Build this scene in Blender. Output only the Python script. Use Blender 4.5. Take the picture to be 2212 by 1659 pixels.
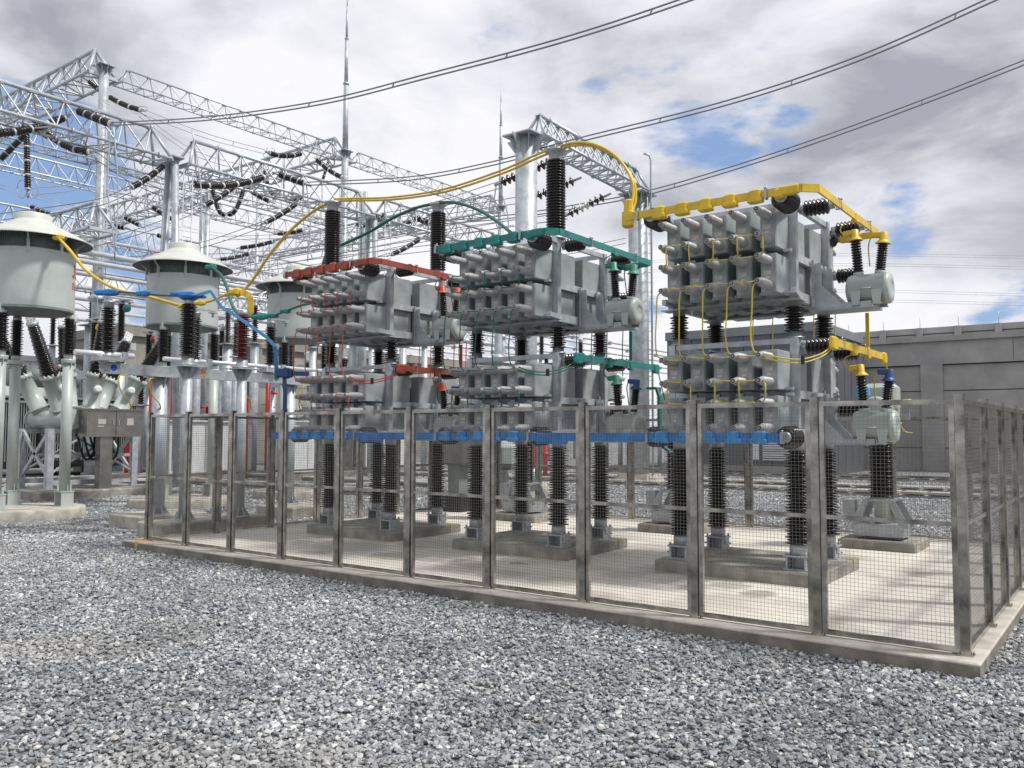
import bpy, math, random
from mathutils import Vector, Matrix
random.seed(7)
PI = math.pi
scene = bpy.context.scene
for o in list(bpy.data.objects):
    bpy.data.objects.remove(o)

# ------------------------------------------------------------------ camera
CAM = Vector((1.0362, -6.7076, 1.6593))
YAW, PIT, ROL, F = -0.6386012, 0.0572429, 0.0019728, 1833.5474
FW = Vector((math.sin(YAW)*math.cos(PIT), math.cos(YAW)*math.cos(PIT), math.sin(PIT)))
R0 = Vector((math.cos(YAW), -math.sin(YAW), 0)); U0 = R0.cross(FW)
RT = R0*math.cos(ROL) + U0*math.sin(ROL); UP = -R0*math.sin(ROL) + U0*math.cos(ROL)
cam_data = bpy.data.cameras.new('camera'); cam = bpy.data.objects.new('camera', cam_data)
scene.collection.objects.link(cam)
m = Matrix((RT, UP, -FW)).transposed().to_4x4(); m.translation = CAM
cam.matrix_world = m
cam_data.sensor_width = 36.0; cam_data.lens = F/2212*36.0
cam_data.clip_start = 0.1; cam_data.clip_end = 6000
scene.camera = cam

def at(px, py, d):
    'point seen at pixel px, py of a 2212 x 1659 picture, d metres ahead'
    return CAM + d*(FW + RT*((px-1106)/F) - UP*((py-829.5)/F))
def ray(px, py):
    return (FW + RT*((px-1106)/F) - UP*((py-829.5)/F))
def onx(px, py, x):
    r = ray(px, py); return CAM + r*((x-CAM.x)/r.x)
def ony(px, py, y):
    r = ray(px, py); return CAM + r*((y-CAM.y)/r.y)
def onz(px, py, z):
    r = ray(px, py); return CAM + r*((z-CAM.z)/r.z)

# ------------------------------------------------------------------ light
SUN_EL, SUN_AZ = math.radians(56), math.radians(68)      # azimuth from +Y towards +X
sd = bpy.data.lights.new('sun', 'SUN'); sd.energy = 3.7; sd.angle = math.radians(6); sd.color = (1, .965, .91)
so = bpy.data.objects.new('sun', sd); scene.collection.objects.link(so)
sdir = Vector((math.sin(SUN_AZ)*math.cos(SUN_EL), math.cos(SUN_AZ)*math.cos(SUN_EL), math.sin(SUN_EL)))
so.rotation_euler = sdir.to_track_quat('Z', 'Y').to_euler(); so.location = (0, 0, 60)

world = bpy.data.worlds.new('World'); scene.world = world; world.use_nodes = True
nt = world.node_tree; nt.nodes.clear()
def N(t, nt_=None, **kw):
    n = (nt_ or nt).nodes.new(t)
    for k, v in kw.items(): setattr(n, k, v)
    return n
L = nt.links.new
out = N('ShaderNodeOutputWorld'); bg = N('ShaderNodeBackground'); bg.inputs['Strength'].default_value = 0.1
sky = N('ShaderNodeTexSky', sky_type='NISHITA'); sky.sun_disc = False
sky.sun_elevation = SUN_EL; sky.sun_rotation = SUN_AZ; sky.air_density = 1.0; sky.dust_density = 0.4; sky.ozone_density = 2.0
tc = N('ShaderNodeTexCoord')
mp = N('ShaderNodeMapping'); mp.inputs['Scale'].default_value = (1, 1, 2.3); mp.inputs['Location'].default_value = (.35, .2, .1)
L(tc.outputs['Generated'], mp.inputs['Vector'])
def wnoise(scale, det, rough, dist, loc=(0, 0, 0)):
    q = N('ShaderNodeMapping'); q.inputs['Location'].default_value = loc; L(mp.outputs[0], q.inputs['Vector'])
    n = N('ShaderNodeTexNoise'); n.inputs['Scale'].default_value = scale; n.inputs['Detail'].default_value = det
    n.inputs['Roughness'].default_value = rough; n.inputs['Distortion'].default_value = dist
    L(q.outputs[0], n.inputs['Vector']); return n
def wmath(op, a, b=None, clamp=False):
    n = N('ShaderNodeMath', operation=op); n.use_clamp = clamp
    for i, v in enumerate((a, b)):
        if v is None: continue
        if isinstance(v, (int, float)): n.inputs[i].default_value = v
        else: L(v, n.inputs[i])
    return n.outputs[0]
cover = wnoise(2.6, 9, .56, .25)
holes = None
wn = wnoise(3.2, 6, .6, .0, (5.3, 2.2, 7.1)); wv = N('ShaderNodeVectorMath', operation='MULTIPLY_ADD'); L(wn.outputs['Color'], wv.inputs[0])
wv.inputs[1].default_value = (.34, .34, .34); wv.inputs[2].default_value = (-.17, -.17, -.17)
wadd = N('ShaderNodeVectorMath', operation='ADD'); L(tc.outputs['Generated'], wadd.inputs[0]); L(wv.outputs[0], wadd.inputs[1])
def blob(px, py, rad, st):
    d = ray(px, py).normalized()
    dp = N('ShaderNodeVectorMath', operation='DISTANCE'); L(wadd.outputs[0], dp.inputs[0]); dp.inputs[1].default_value = d
    mr = N('ShaderNodeMapRange'); mr.interpolation_type = 'SMOOTHSTEP'
    L(dp.outputs['Value'], mr.inputs['Value']); mr.inputs['From Min'].default_value = rad*1.6; mr.inputs['From Max'].default_value = 0
    mr.inputs['To Min'].default_value = 0; mr.inputs['To Max'].default_value = st
    return mr.outputs[0]
# openings in the cloud where the blue shows: direction, angular radius, strength
HOLES = [((20, 370), .10, .66), ((140, 430), .08, .64), ((290, 640), .07, .7), ((1440, 285), .085, .50), ((1590, 235), .065, .44), ((1100, 130), .07, .36), ((2000, 465), .07, .62),
         ((1870, 485), .045, .55), ((2170, 655), .06, .6), ((1440, 705), .055, .6), ((1290, 745), .05, .55), ((1040, 100), .05, .35)]
for (px, py), rad, st in HOLES:
    o_ = blob(px, py, rad, st); holes = o_ if holes is None else wmath('MAXIMUM', holes, o_)
dens = wmath('SUBTRACT', wmath('ADD', wmath('MULTIPLY', cover.outputs['Fac'], 1.35), .02), holes)
mask = N('ShaderNodeMapRange'); mask.interpolation_type = 'SMOOTHSTEP'; L(dens, mask.inputs['Value'])
mask.inputs['From Min'].default_value = .12; mask.inputs['From Max'].default_value = .36
shade = wnoise(1.7, 8, .52, .35, (3.1, 1.7, .4))
fine = wnoise(5.5, 8, .55, .4, (1.1, 4.7, 2.4))
sh = wmath('ADD', wmath('MULTIPLY', shade.outputs['Fac'], .62), wmath('MULTIPLY', fine.outputs['Fac'], .38))
for px, py, rad, st in ((420, 40, .34, .06), (860, 230, .20, .045), (1850, 570, .16, .07), (1500, 560, .14, .05), (1330, 400, .16, .04), (1000, 560, .24, .02), (2150, 330, .10, .03), (1450, 200, .12, .02),
        (20, 30, .16, -.05), (560, 380, .22, -.03), (1180, 90, .15, -.04), (1930, 230, .20, -.05), (1650, 90, .2, -.02), (150, 180, .14, -.05)):
    sh = wmath('ADD', sh, blob(px, py, rad, st))
ramp = N('ShaderNodeValToRGB'); L(sh, ramp.inputs['Fac'])
cr = ramp.color_ramp; cr.elements[0].position = .38; cr.elements[0].color = (.40, .41, .48, 1)
cr.elements[1].position = .58; cr.elements[1].color = (.97, .97, 1.0, 1)
e = cr.elements.new(.45); e.color = (.64, .655, .705, 1)
e = cr.elements.new(.50); e.color = (.80, .805, .87, 1)
cl = N('ShaderNodeVectorMath', operation='SCALE'); L(ramp.outputs[0], cl.inputs[0]); cl.inputs['Scale'].default_value = 10.0
skyb = N('ShaderNodeMixRGB', blend_type='MIX'); skyb.inputs[0].default_value = .6
L(sky.outputs[0], skyb.inputs[1]); skyb.inputs[2].default_value = (3.3, 5.0, 8.6, 1)
mix = N('ShaderNodeMixRGB'); L(mask.outputs[0], mix.inputs[0]); L(skyb.outputs[0], mix.inputs[1]); L(cl.outputs[0], mix.inputs[2])
L(mix.outputs[0], bg.inputs['Color']); L(bg.outputs[0], out.inputs['Surface'])

scene.view_settings.view_transform = 'Standard'; scene.view_settings.look = 'None'
scene.view_settings.exposure = 0.0; scene.view_settings.gamma = 1.0
scene.cycles.max_bounces = 6; scene.cycles.diffuse_bounces = 3; scene.cycles.glossy_bounces = 3
scene.cycles.caustics_reflective = False; scene.cycles.caustics_refractive = False

# ------------------------------------------------------------------ materials
def mat(name, col, rough=.5, metal=0., nscale=4., namp=.12, bump=0., bscale=30., spec=.5, col2=None, coat=0., stain=None, voro=None):
    m = bpy.data.materials.new(name); m.use_nodes = True
    t = m.node_tree; b = t.nodes['Principled BSDF']
    tcn = N('ShaderNodeTexCoord', t)
    n = N('ShaderNodeTexNoise', t); n.inputs['Scale'].default_value = nscale; n.inputs['Detail'].default_value = 7; n.inputs['Roughness'].default_value = .6
    t.links.new(tcn.outputs['Object'], n.inputs['Vector'])
    r = N('ShaderNodeValToRGB', t); t.links.new(n.outputs['Fac'], r.inputs['Fac'])
    c2 = col2 or tuple(min(1, c*(1+namp*1.4)) for c in col)
    c1 = tuple(c*(1-namp*1.4) for c in col)
    r.color_ramp.elements[0].position = .36; r.color_ramp.elements[1].position = .64
    r.color_ramp.elements[0].color = (*c1, 1); r.color_ramp.elements[1].color = (*c2, 1)
    colout = r.outputs[0]
    if voro:
        v = N('ShaderNodeTexVoronoi', t); v.inputs['Scale'].default_value = voro[0]; t.links.new(tcn.outputs['Object'], v.inputs['Vector'])
        hs = N('ShaderNodeMapRange', t); sep = N('ShaderNodeSeparateColor', t); t.links.new(v.outputs['Color'], sep.inputs[0])
        t.links.new(sep.outputs[0], hs.inputs['Value']); hs.inputs['To Min'].default_value = 1-voro[1]; hs.inputs['To Max'].default_value = 1+voro[1]
        mu = N('ShaderNodeVectorMath', t, operation='SCALE'); t.links.new(colout, mu.inputs[0]); t.links.new(hs.outputs[0], mu.inputs['Scale']); colout = mu.outputs[0]
    if stain:
        sc, lo, hi, c = stain
        s = N('ShaderNodeTexNoise', t); s.inputs['Scale'].default_value = sc; s.inputs['Detail'].default_value = 5; s.inputs['Distortion'].default_value = .4
        t.links.new(tcn.outputs['Object'], s.inputs['Vector'])
        mr = N('ShaderNodeMapRange', t); t.links.new(s.outputs['Fac'], mr.inputs['Value']); mr.inputs['From Min'].default_value = lo; mr.inputs['From Max'].default_value = hi
        mx = N('ShaderNodeMixRGB', t); t.links.new(mr.outputs[0], mx.inputs[0]); t.links.new(colout, mx.inputs[1]); mx.inputs[2].default_value = (*c, 1)
        colout = mx.outputs[0]
    t.links.new(colout, b.inputs['Base Color'])
    rr = N('ShaderNodeMapRange', t); t.links.new(n.outputs['Fac'], rr.inputs['Value'])
    rr.inputs['To Min'].default_value = max(.02, rough-.12); rr.inputs['To Max'].default_value = min(1, rough+.12)
    t.links.new(rr.outputs[0], b.inputs['Roughness'])
    b.inputs['Metallic'].default_value = metal; b.inputs['Specular IOR Level'].default_value = spec
    if coat: b.inputs['Coat Weight'].default_value = coat; b.inputs['Coat Roughness'].default_value = .15
    if bump:
        bn = N('ShaderNodeTexNoise', t); bn.inputs['Scale'].default_value = bscale; bn.inputs['Detail'].default_value = 6
        t.links.new(tcn.outputs['Object'], bn.inputs['Vector'])
        bp = N('ShaderNodeBump', t); bp.inputs['Strength'].default_value = bump; bp.inputs['Distance'].default_value = .02
        t.links.new(bn.outputs['Fac'], bp.inputs['Height']); t.links.new(bp.outputs[0], b.inputs['Normal'])
    return m
M = {}
M['galv'] = mat('galvanised_steel', (.40, .43, .45), .42, .55, 6, .10, voro=(28, .09))
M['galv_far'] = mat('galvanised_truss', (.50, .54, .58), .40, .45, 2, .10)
M['galv_col'] = mat('galvanised_column', (.44, .48, .51), .42, .25, 2.2, .16, voro=(12, .10), stain=(3.0, .5, .7, (.53, .56, .58)))
M['stainless'] = mat('stainless_steel', (.36, .345, .315), .20, .95, 4.0, .40, bump=.04, bscale=6)
M['wire'] = mat('mesh_wire', (.24, .235, .215), .36, .6, 9, .05)
M['frame'] = mat('rack_frame', (.43, .46, .485), .45, .3, 7, .12, voro=(25, .07))
M['can'] = mat('capacitor_case', (.30, .33, .34), .48, .0, 3, .14, stain=(2.2, .52, .72, (.40, .43, .44)))
M['bush_grey'] = mat('grey_bushing', (.40, .41, .42), .42, .0, 8, .06)
M['cap_grey'] = mat('bushing_cap', (.34, .34, .325), .5, .0, 8, .06)
M['hole'] = mat('dark_terminal', (.012, .012, .012), .5)
M['tank'] = mat('tank_paint', (.42, .465, .44), .33, .0, 3, .05, coat=.15)
M['reactor'] = mat('reactor_shell', (.45, .49, .475), .42, .0, 2, .05, stain=(1.4, .52, .75, (.33, .38, .37)))
M['reactor_hat'] = mat('reactor_hat_paint', (.52, .54, .49), .5, .0, 3, .05)
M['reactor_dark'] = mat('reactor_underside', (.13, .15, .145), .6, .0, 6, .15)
M['porc'] = mat('dark_porcelain', (.011, .008, .008), .25, .0, 6, .2, coat=.25)
M['porc_red'] = mat('red_brown_porcelain', (.10, .018, .013), .3, .0, 6, .15, coat=.2)
M['porc_brown'] = mat('brown_disc_porcelain', (.05, .028, .022), .2, .0, 6, .2, coat=.4)
M['white_disc'] = mat('white_disc', (.62, .64, .66), .4)
M['yellow'] = mat('yellow_sleeve', (.66, .45, .025), .42, .0, 5, .10)
M['teal'] = mat('teal_sleeve', (.012, .19, .175), .42, .0, 5, .12)
M['green_wire'] = mat('green_cable', (.012, .12, .085), .4, .0, 5, .1)
M['red'] = mat('orange_red_sleeve', (.29, .05, .03), .45, .0, 5, .12)
M['red_wire'] = mat('red_cable', (.42, .06, .06), .4, .0, 5, .1)
M['blue'] = mat('blue_sleeve', (.015, .16, .43), .42, .0, 4, .25)
M['blue_dark'] = mat('dark_blue_sleeve', (.02, .06, .19), .42, .0, 5, .15)
M['blue_light'] = mat('light_blue_strap', (.10, .34, .68), .4, .0, 5, .1)
M['yellow_wire'] = mat('yellow_cable', (.58, .47, .05), .4, .0, 5, .1)
M['alu'] = mat('aluminium_tube', (.72, .74, .77), .38, .35, 3, .06)
M['conductor'] = mat('stranded_conductor', (.27, .28, .30), .45, .4, 3, .06)
M['concrete'] = mat('pad_concrete', (.30, .285, .25), .85, .0, 5, .2, .35, 60, stain=(2.0, .48, .70, (.15, .145, .13)))
M['concrete_light'] = mat('round_pad_concrete', (.42, .395, .34), .85, .0, 4, .16, .3, 50, stain=(2.6, .55, .70, (.24, .22, .19)))
M['concrete_kerb'] = mat('kerb_concrete', (.37, .35, .305), .85, .0, 6, .2, .4, 70, stain=(1.8, .5, .7, (.17, .16, .14)))
M['slab'] = mat('slab_concrete', (.63, .59, .525), .8, .0, 1.2, .07, .2, 60, stain=(.8, .56, .68, (.42, .375, .32)))
# water and rust marks that lie on the slab
def slab_marks(m, spots):
    t = m.node_tree; b = t.nodes['Principled BSDF']; src = b.inputs['Base Color'].links[0].from_socket
    tcn = N('ShaderNodeTexCoord', t); wn_ = N('ShaderNodeTexNoise', t); wn_.inputs['Scale'].default_value = 5; t.links.new(tcn.outputs['Object'], wn_.inputs['Vector'])
    ad = N('ShaderNodeVectorMath', t, operation='MULTIPLY_ADD'); t.links.new(wn_.outputs['Color'], ad.inputs[0]); ad.inputs[1].default_value = (.22, .22, 0); t.links.new(tcn.outputs['Object'], ad.inputs[2])
    acc = None
    for x, y, r, st in spots:
        d = N('ShaderNodeVectorMath', t, operation='DISTANCE'); t.links.new(ad.outputs[0], d.inputs[0]); d.inputs[1].default_value = (x+.11, y+.11, K-.006)
        mr = N('ShaderNodeMapRange', t); t.links.new(d.outputs['Value'], mr.inputs['Value']); mr.inputs['From Min'].default_value = r*1.15; mr.inputs['From Max'].default_value = r*.75; mr.inputs['To Max'].default_value = st
        if acc is None: acc = mr.outputs[0]
        else:
            mx = N('ShaderNodeMath', t, operation='MAXIMUM'); t.links.new(acc, mx.inputs[0]); t.links.new(mr.outputs[0], mx.inputs[1]); acc = mx.outputs[0]
    mx = N('ShaderNodeMixRGB', t); t.links.new(acc, mx.inputs[0]); t.links.new(src, mx.inputs[1]); mx.inputs[2].default_value = (.27, .245, .21, 1); t.links.new(mx.outputs[0], b.inputs['Base Color'])
K = 0.12
sp_ = [(*[onz(px, py, K)[i] for i in (0, 1)], r, st) for px, py, r, st in ((1985, 1240, .14, .8), (1637, 1281, .19, .75), (1575, 1262, .22, .55), (2075, 1212, .16, .6), (1420, 1228, .30, .35), (1395, 1180, .35, .4), (1350, 1240, .25, .4), (1085, 1240, .3, .4), (930, 1175, .5, .45), (1000, 1225, .4, .35), (760, 1180, .5, .4), (850, 1200, .35, .4), (1200, 1255, .3, .4), (600, 1170, .5, .3), (1890, 1170, .4, .3), (2010, 1190, .15, .6), (1120, 1215, .12, .7), (905, 1180, .12, .7))]
slab_marks(M['slab'], sp_)
M['wall'] = mat('wall_concrete', (.35, .345, .335), .8, .0, .9, .10, .15, 20, stain=(.5, .55, .8, (.25, .25, .25)))
M['wall_pale'] = mat('beige_wall', (.30, .285, .255), .8, .0, .7, .10, .1, 20)
M['wall_dark'] = mat('wall_joint', (.03, .03, .03), .9)
M['clad'] = mat('dark_cladding', (.105, .115, .13), .5, .2, 1.5, .06)
M['clad_light'] = mat('grey_cladding', (.21, .225, .25), .5, .2, 1.5, .06)
M['white'] = mat('white_paint', (.68, .70, .70), .5, .0, 4, .05)
M['red_pipe'] = mat('fire_pipe_red', (.50, .018, .02), .4, .0, 4, .1)
M['cabinet'] = mat('cabinet_steel', (.26, .25, .235), .3, .75, 4, .10)
M['black'] = mat('black_rubber', (.012, .012, .013), .5, .0, 6, .1)
M['dkgreen'] = mat('transformer_paint', (.19, .22, .21), .5, .0, 4, .1)
M['label'] = mat('metal_nameplate', (.47, .45, .39), .5, .1, 30, .12)
M['label_w'] = mat('pale_sticker', (.52, .52, .49), .5)
M['orange_tape'] = mat('orange_marker', (.75, .36, .03), .5)
M['blue_dot'] = mat('blue_phase_dot', (.0, .045, .42), .5)
M['green_dot'] = mat('green_phase_dot', (.0, .20, .10), .5)
M['earth_strap'] = mat('yellow_green_strap', (.45, .42, .05), .5)
M['brownbox'] = mat('box_card', (.35, .55, .12), .6)
M['letter'] = mat('red_lettering', (.55, .02, .03), .5)

# ------------------------------------------------------------------ mesh helpers
class MB:
    def __init__(s): s.v = []; s.f = []; s.mi = []; s.sm = []; s.cur = 0; s.smooth = False
    def mat(s, i): s.cur = i; return s
    def face(s, idx, smooth=None):
        s.f.append(tuple(idx)); s.mi.append(s.cur); s.sm.append(s.smooth if smooth is None else smooth)
    def box(s, c, size, ax=None, taper=1.0):
        c = Vector(c); X, Y, Z = ax or (Vector((1, 0, 0)), Vector((0, 1, 0)), Vector((0, 0, 1)))
        b = len(s.v); hx, hy, hz = size[0]/2, size[1]/2, size[2]/2
        for dz in (-1, 1):
            k = taper if dz > 0 else 1
            for dx, dy in ((-1, -1), (1, -1), (1, 1), (-1, 1)):
                s.v.append(c + X*(dx*hx*k) + Y*(dy*hy*k) + Z*(dz*hz))
        for q in ((3, 2, 1, 0), (4, 5, 6, 7), (0, 1, 5, 4), (1, 2, 6, 5), (2, 3, 7, 6), (3, 0, 4, 7)):
            s.face([b+i for i in q], False)
        return s
    def bar(s, p0, p1, w, h, up=(0, 0, 1)):
        p0 = Vector(p0); p1 = Vector(p1); d = p1-p0; ln = d.length
        if ln < 1e-6: return s
        X = d/ln; Z = Vector(up); Y = Z.cross(X)
        if Y.length < 1e-4: Z = Vector((0, 1, 0)); Y = Z.cross(X)
        Y.normalize(); Z = X.cross(Y)
        return s.box((p0+p1)/2, (ln, w, h), (X, Y, Z))
    def bbox(s, lo, hi):
        lo = Vector(lo); hi = Vector(hi); return s.box((lo+hi)/2, tuple(hi-lo))
    def bevbox(s, c, size, bev, ax=None):
        'box with chamfered edges'
        c = Vector(c); X, Y, Z = ax or (Vector((1, 0, 0)), Vector((0, 1, 0)), Vector((0, 0, 1)))
        hx, hy, hz = size[0]/2, size[1]/2, size[2]/2; b = bev
        rings = [(-hz, -b), (-hz+b, 0), (hz-b, 0), (hz, -b)]; base = len(s.v)
        for z, ins in rings:
            a, d = hx+ins, hy+ins
            for x, y in ((-a+b, -d), (a-b, -d), (a, -d+b), (a, d-b), (a-b, d), (-a+b, d), (-a, d-b), (-a, -d+b)):
                s.v.append(c + X*x + Y*y + Z*z)
        for r in range(3):
            for i in range(8):
                j = (i+1) % 8
                s.face((base+r*8+i, base+r*8+j, base+(r+1)*8+j, base+(r+1)*8+i), False)
        s.face([base+i for i in range(7, -1, -1)], False); s.face([base+24+i for i in range(8)], False)
        return s
    def lathe(s, prof, o=(0, 0, 0), ax=(0, 0, 1), n=20, caps=True, smooth=True):
        o = Vector(o); Z = Vector(ax).normalized(); X = Z.orthogonal().normalized(); Y = Z.cross(X); b = len(s.v)
        cs = [(math.cos(2*PI*i/n), math.sin(2*PI*i/n)) for i in range(n)]
        for r, z in prof:
            for ca, sa in cs: s.v.append(o + Z*z + X*(r*ca) + Y*(r*sa))
        for k in range(len(prof)-1):
            for i in range(n):
                j = (i+1) % n
                s.face((b+k*n+i, b+k*n+j, b+(k+1)*n+j, b+(k+1)*n+i), smooth)
        if caps:
            s.face([b+i for i in range(n-1, -1, -1)], False); e = b+(len(prof)-1)*n; s.face([e+i for i in range(n)], False)
        return s
    def cyl(s, p0, p1, r0, r1=None, n=14, caps=True, smooth=True):
        p0 = Vector(p0); p1 = Vector(p1); r1 = r0 if r1 is None else r1; d = p1-p0
        if d.length < 1e-6: return s
        return s.lathe([(r0, 0), (r1, d.length)], p0, d, n, caps, smooth)
    def tube(s, pts, r, n=8, sub=0):
        pts = [Vector(p) for p in pts]
        if sub: pts = spline(pts, sub)
        b = len(s.v); T = (pts[1]-pts[0]).normalized(); X = T.orthogonal().normalized()
        for i, p in enumerate(pts):
            t = (pts[min(i+1, len(pts)-1)]-pts[max(i-1, 0)]).normalized()
            X = (X - t*X.dot(t)).normalized(); Y = t.cross(X)
            for k in range(n):
                a = 2*PI*k/n; s.v.append(p + X*(r*math.cos(a)) + Y*(r*math.sin(a)))
        for i in range(len(pts)-1):
            for k in range(n):
                j = (k+1) % n; s.face((b+i*n+k, b+i*n+j, b+(i+1)*n+j, b+(i+1)*n+k), True)
        s.face([b+k for k in range(n-1, -1, -1)], False); e = b+(len(pts)-1)*n; s.face([e+k for k in range(n)], False)
        return s
    def ribbon(s, pts, w, t, up=(0, 0, 1)):
        for a, b_ in zip(pts[:-1], pts[1:]): s.bar(a, b_, t, w, up)
        return s
    def poly(s, outline, origin, X, Y, thick):
        'flat outline (list of 2-D points) extruded both ways along X x Y'
        origin = Vector(origin); X = Vector(X).normalized(); Y = Vector(Y).normalized(); Z = X.cross(Y); b = len(s.v); n = len(outline)
        for sgn in (-.5, .5):
            for u, v in outline: s.v.append(origin + X*u + Y*v + Z*(sgn*thick))
        s.face([b+i for i in range(n-1, -1, -1)], False); s.face([b+n+i for i in range(n)], False)
        for i in range(n):
            j = (i+1) % n; s.face((b+i, b+j, b+n+j, b+n+i), False)
        return s
    def build(s, name, mats, parent=None, loc=None):
        me = bpy.data.meshes.new(name); me.from_pydata([tuple(v) for v in s.v], [], s.f)
        if not isinstance(mats, (list, tuple)): mats = [mats]
        for mm in mats: me.materials.append(mm)
        me.polygons.foreach_set('material_index', s.mi); me.polygons.foreach_set('use_smooth', s.sm); me.update()
        o = bpy.data.objects.new(name, me); scene.collection.objects.link(o)
        if parent: o.parent = parent
        if loc is not None: o.location = loc
        return o
def spline(P, n):
    out = []
    Q = [P[0]*2-P[1]] + list(P) + [P[-1]*2-P[-2]]
    for i in range(1, len(Q)-2):
        a, b, c, d = Q[i-1:i+3]
        for k in range(n):
            t = k/n
            out.append(.5*((2*b)+(c-a)*t+(2*a-5*b+4*c-d)*t*t+(3*b-a-3*c+d)*t**3))
    out.append(P[-1]); return out
def tag(o, label=None, cat=None, group=None, kind=None):
    if label: o['label'] = label
    if cat: o['category'] = cat
    if group: o['group'] = group
    if kind: o['kind'] = kind
    return o
def empty(name, loc, label, cat, group=None, rz=0):
    o = bpy.data.objects.new(name, None); scene.collection.objects.link(o); o.location = loc; o.rotation_euler.z = rz
    o.empty_display_size = .2
    return tag(o, label, cat, group)
def copy_tree(o, parent=None):
    c = o.copy(); scene.collection.objects.link(c); c.parent = parent
    for ch in list(o.children):
        copy_tree(ch, c)
    return c
def place_copy(root, loc, label, rz=None):
    c = copy_tree(root); c.location = loc; c['label'] = label
    if rz is not None: c.rotation_euler.z = rz
    return c

K = 0.12          # kerb top
DX = [0.0, -2.985, -5.92]          # yellow, green, red phase
# ------------------------------------------------------------------ ground
g = MB(); S = 900
g.v = [Vector((-S, -60, 0)), Vector((S, -60, 0)), Vector((S, 1500, 0)), Vector((-S, 1500, 0))]; g.face((0, 1, 2, 3))
gm = bpy.data.materials.new('gravel_ground'); gm.use_nodes = True
t = gm.node_tree; b = t.nodes['Principled BSDF']; b.inputs['Roughness'].default_value = .85
tcn = N('ShaderNodeTexCoord', t); v = N('ShaderNodeTexVoronoi', t); v.inputs['Scale'].default_value = 26
t.links.new(tcn.outputs['Object'], v.inputs['Vector'])
sp = N('ShaderNodeSeparateColor', t); t.links.new(v.outputs['Color'], sp.inputs[0])
r = N('ShaderNodeValToRGB', t); t.links.new(sp.outputs[0], r.inputs[0]); e = r.color_ramp.elements
e[0].position = 0; e[0].color = (.08, .085, .09, 1); e[1].position = 1; e[1].color = (.56, .56, .55, 1)
q = e.new(.45); q.color = (.22, .23, .24, 1); q = e.new(.75); q.color = (.34, .34, .345, 1)
v2 = N('ShaderNodeTexVoronoi', t, feature='DISTANCE_TO_EDGE'); v2.inputs['Scale'].default_value = 26; t.links.new(tcn.outputs['Object'], v2.inputs['Vector'])
mr = N('ShaderNodeMapRange', t); t.links.new(v2.outputs['Distance'], mr.inputs['Value']); mr.inputs['From Max'].default_value = .12; mr.inputs['To Min'].default_value = .25  # cell edges darkened to stand for shade in the gaps between stones
big = N('ShaderNodeTexNoise', t); big.inputs['Scale'].default_value = .5; big.inputs['Detail'].default_value = 5; t.links.new(tcn.outputs['Object'], big.inputs['Vector'])
mb = N('ShaderNodeMapRange', t); t.links.new(big.outputs['Fac'], mb.inputs['Value']); mb.inputs['To Min'].default_value = .7; mb.inputs['To Max'].default_value = 1.3
mm1 = N('ShaderNodeMath', t, operation='MULTIPLY'); t.links.new(mr.outputs[0], mm1.inputs[0]); t.links.new(mb.outputs[0], mm1.inputs[1])
sc = N('ShaderNodeVectorMath', t, operation='SCALE'); t.links.new(r.outputs[0], sc.inputs[0]); t.links.new(mm1.outputs[0], sc.inputs['Scale'])
t.links.new(sc.outputs[0], b.inputs['Base Color'])
bp = N('ShaderNodeBump', t); bp.inputs['Strength'].default_value = 1; bp.inputs['Distance'].default_value = .03
t.links.new(v2.outputs['Distance'], bp.inputs['Height']); t.links.new(bp.outputs[0], b.inputs['Normal'])
tag(g.build('ground', gm), kind='structure')

# stones ------------------------------------------------------------
sm = bpy.data.materials.new('crushed_stone'); sm.use_nodes = True
t = sm.node_tree; b = t.nodes['Principled BSDF']; b.inputs['Roughness'].default_value = .7
oi = N('ShaderNodeObjectInfo', t); r = N('ShaderNodeValToRGB', t); t.links.new(oi.outputs['Random'], r.inputs[0]); e = r.color_ramp.elements
e[0].position = 0; e[0].color = (.15, .168, .19, 1); e[1].position = 1; e[1].color = (.74, .74, .72, 1)
for p_, c_ in ((.25, (.235, .258, .28)), (.5, (.325, .345, .365)), (.66, (.41, .425, .435)), (.69, (.42, .39, .34)), (.72, (.36, .375, .385)), (.9, (.56, .57, .575))):
    q = e.new(p_); q.color = (*c_, 1)
tcn = N('ShaderNodeTexCoord', t); n_ = N('ShaderNodeTexNoise', t); n_.inputs['Scale'].default_value = 1.5; n_.inputs['Detail'].default_value = 5
t.links.new(tcn.outputs['Object'], n_.inputs['Vector'])
mr = N('ShaderNodeMapRange', t); t.links.new(n_.outputs['Fac'], mr.inputs['Value']); mr.inputs['From Min'].default_value = .3; mr.inputs['From Max'].default_value = .7; mr.inputs['To Min'].default_value = .62; mr.inputs['To Max'].default_value = 1.1
geo = N('ShaderNodeNewGeometry', t); bn_ = N('ShaderNodeTexNoise', t); bn_.inputs['Scale'].default_value = .9; bn_.inputs['Detail'].default_value = 6; t.links.new(geo.outputs['Position'], bn_.inputs['Vector'])
mr2 = N('ShaderNodeMapRange', t); t.links.new(bn_.outputs['Fac'], mr2.inputs['Value']); mr2.inputs['From Min'].default_value = .32; mr2.inputs['From Max'].default_value = .68; mr2.inputs['To Min'].default_value = .74; mr2.inputs['To Max'].default_value = 1.22
mm_ = N('ShaderNodeMath', t, operation='MULTIPLY'); t.links.new(mr.outputs[0], mm_.inputs[0]); t.links.new(mr2.outputs[0], mm_.inputs[1])
sc = N('ShaderNodeVectorMath', t, operation='SCALE'); t.links.new(r.outputs[0], sc.inputs[0]); t.links.new(mm_.outputs[0], sc.inputs['Scale'])
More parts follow.
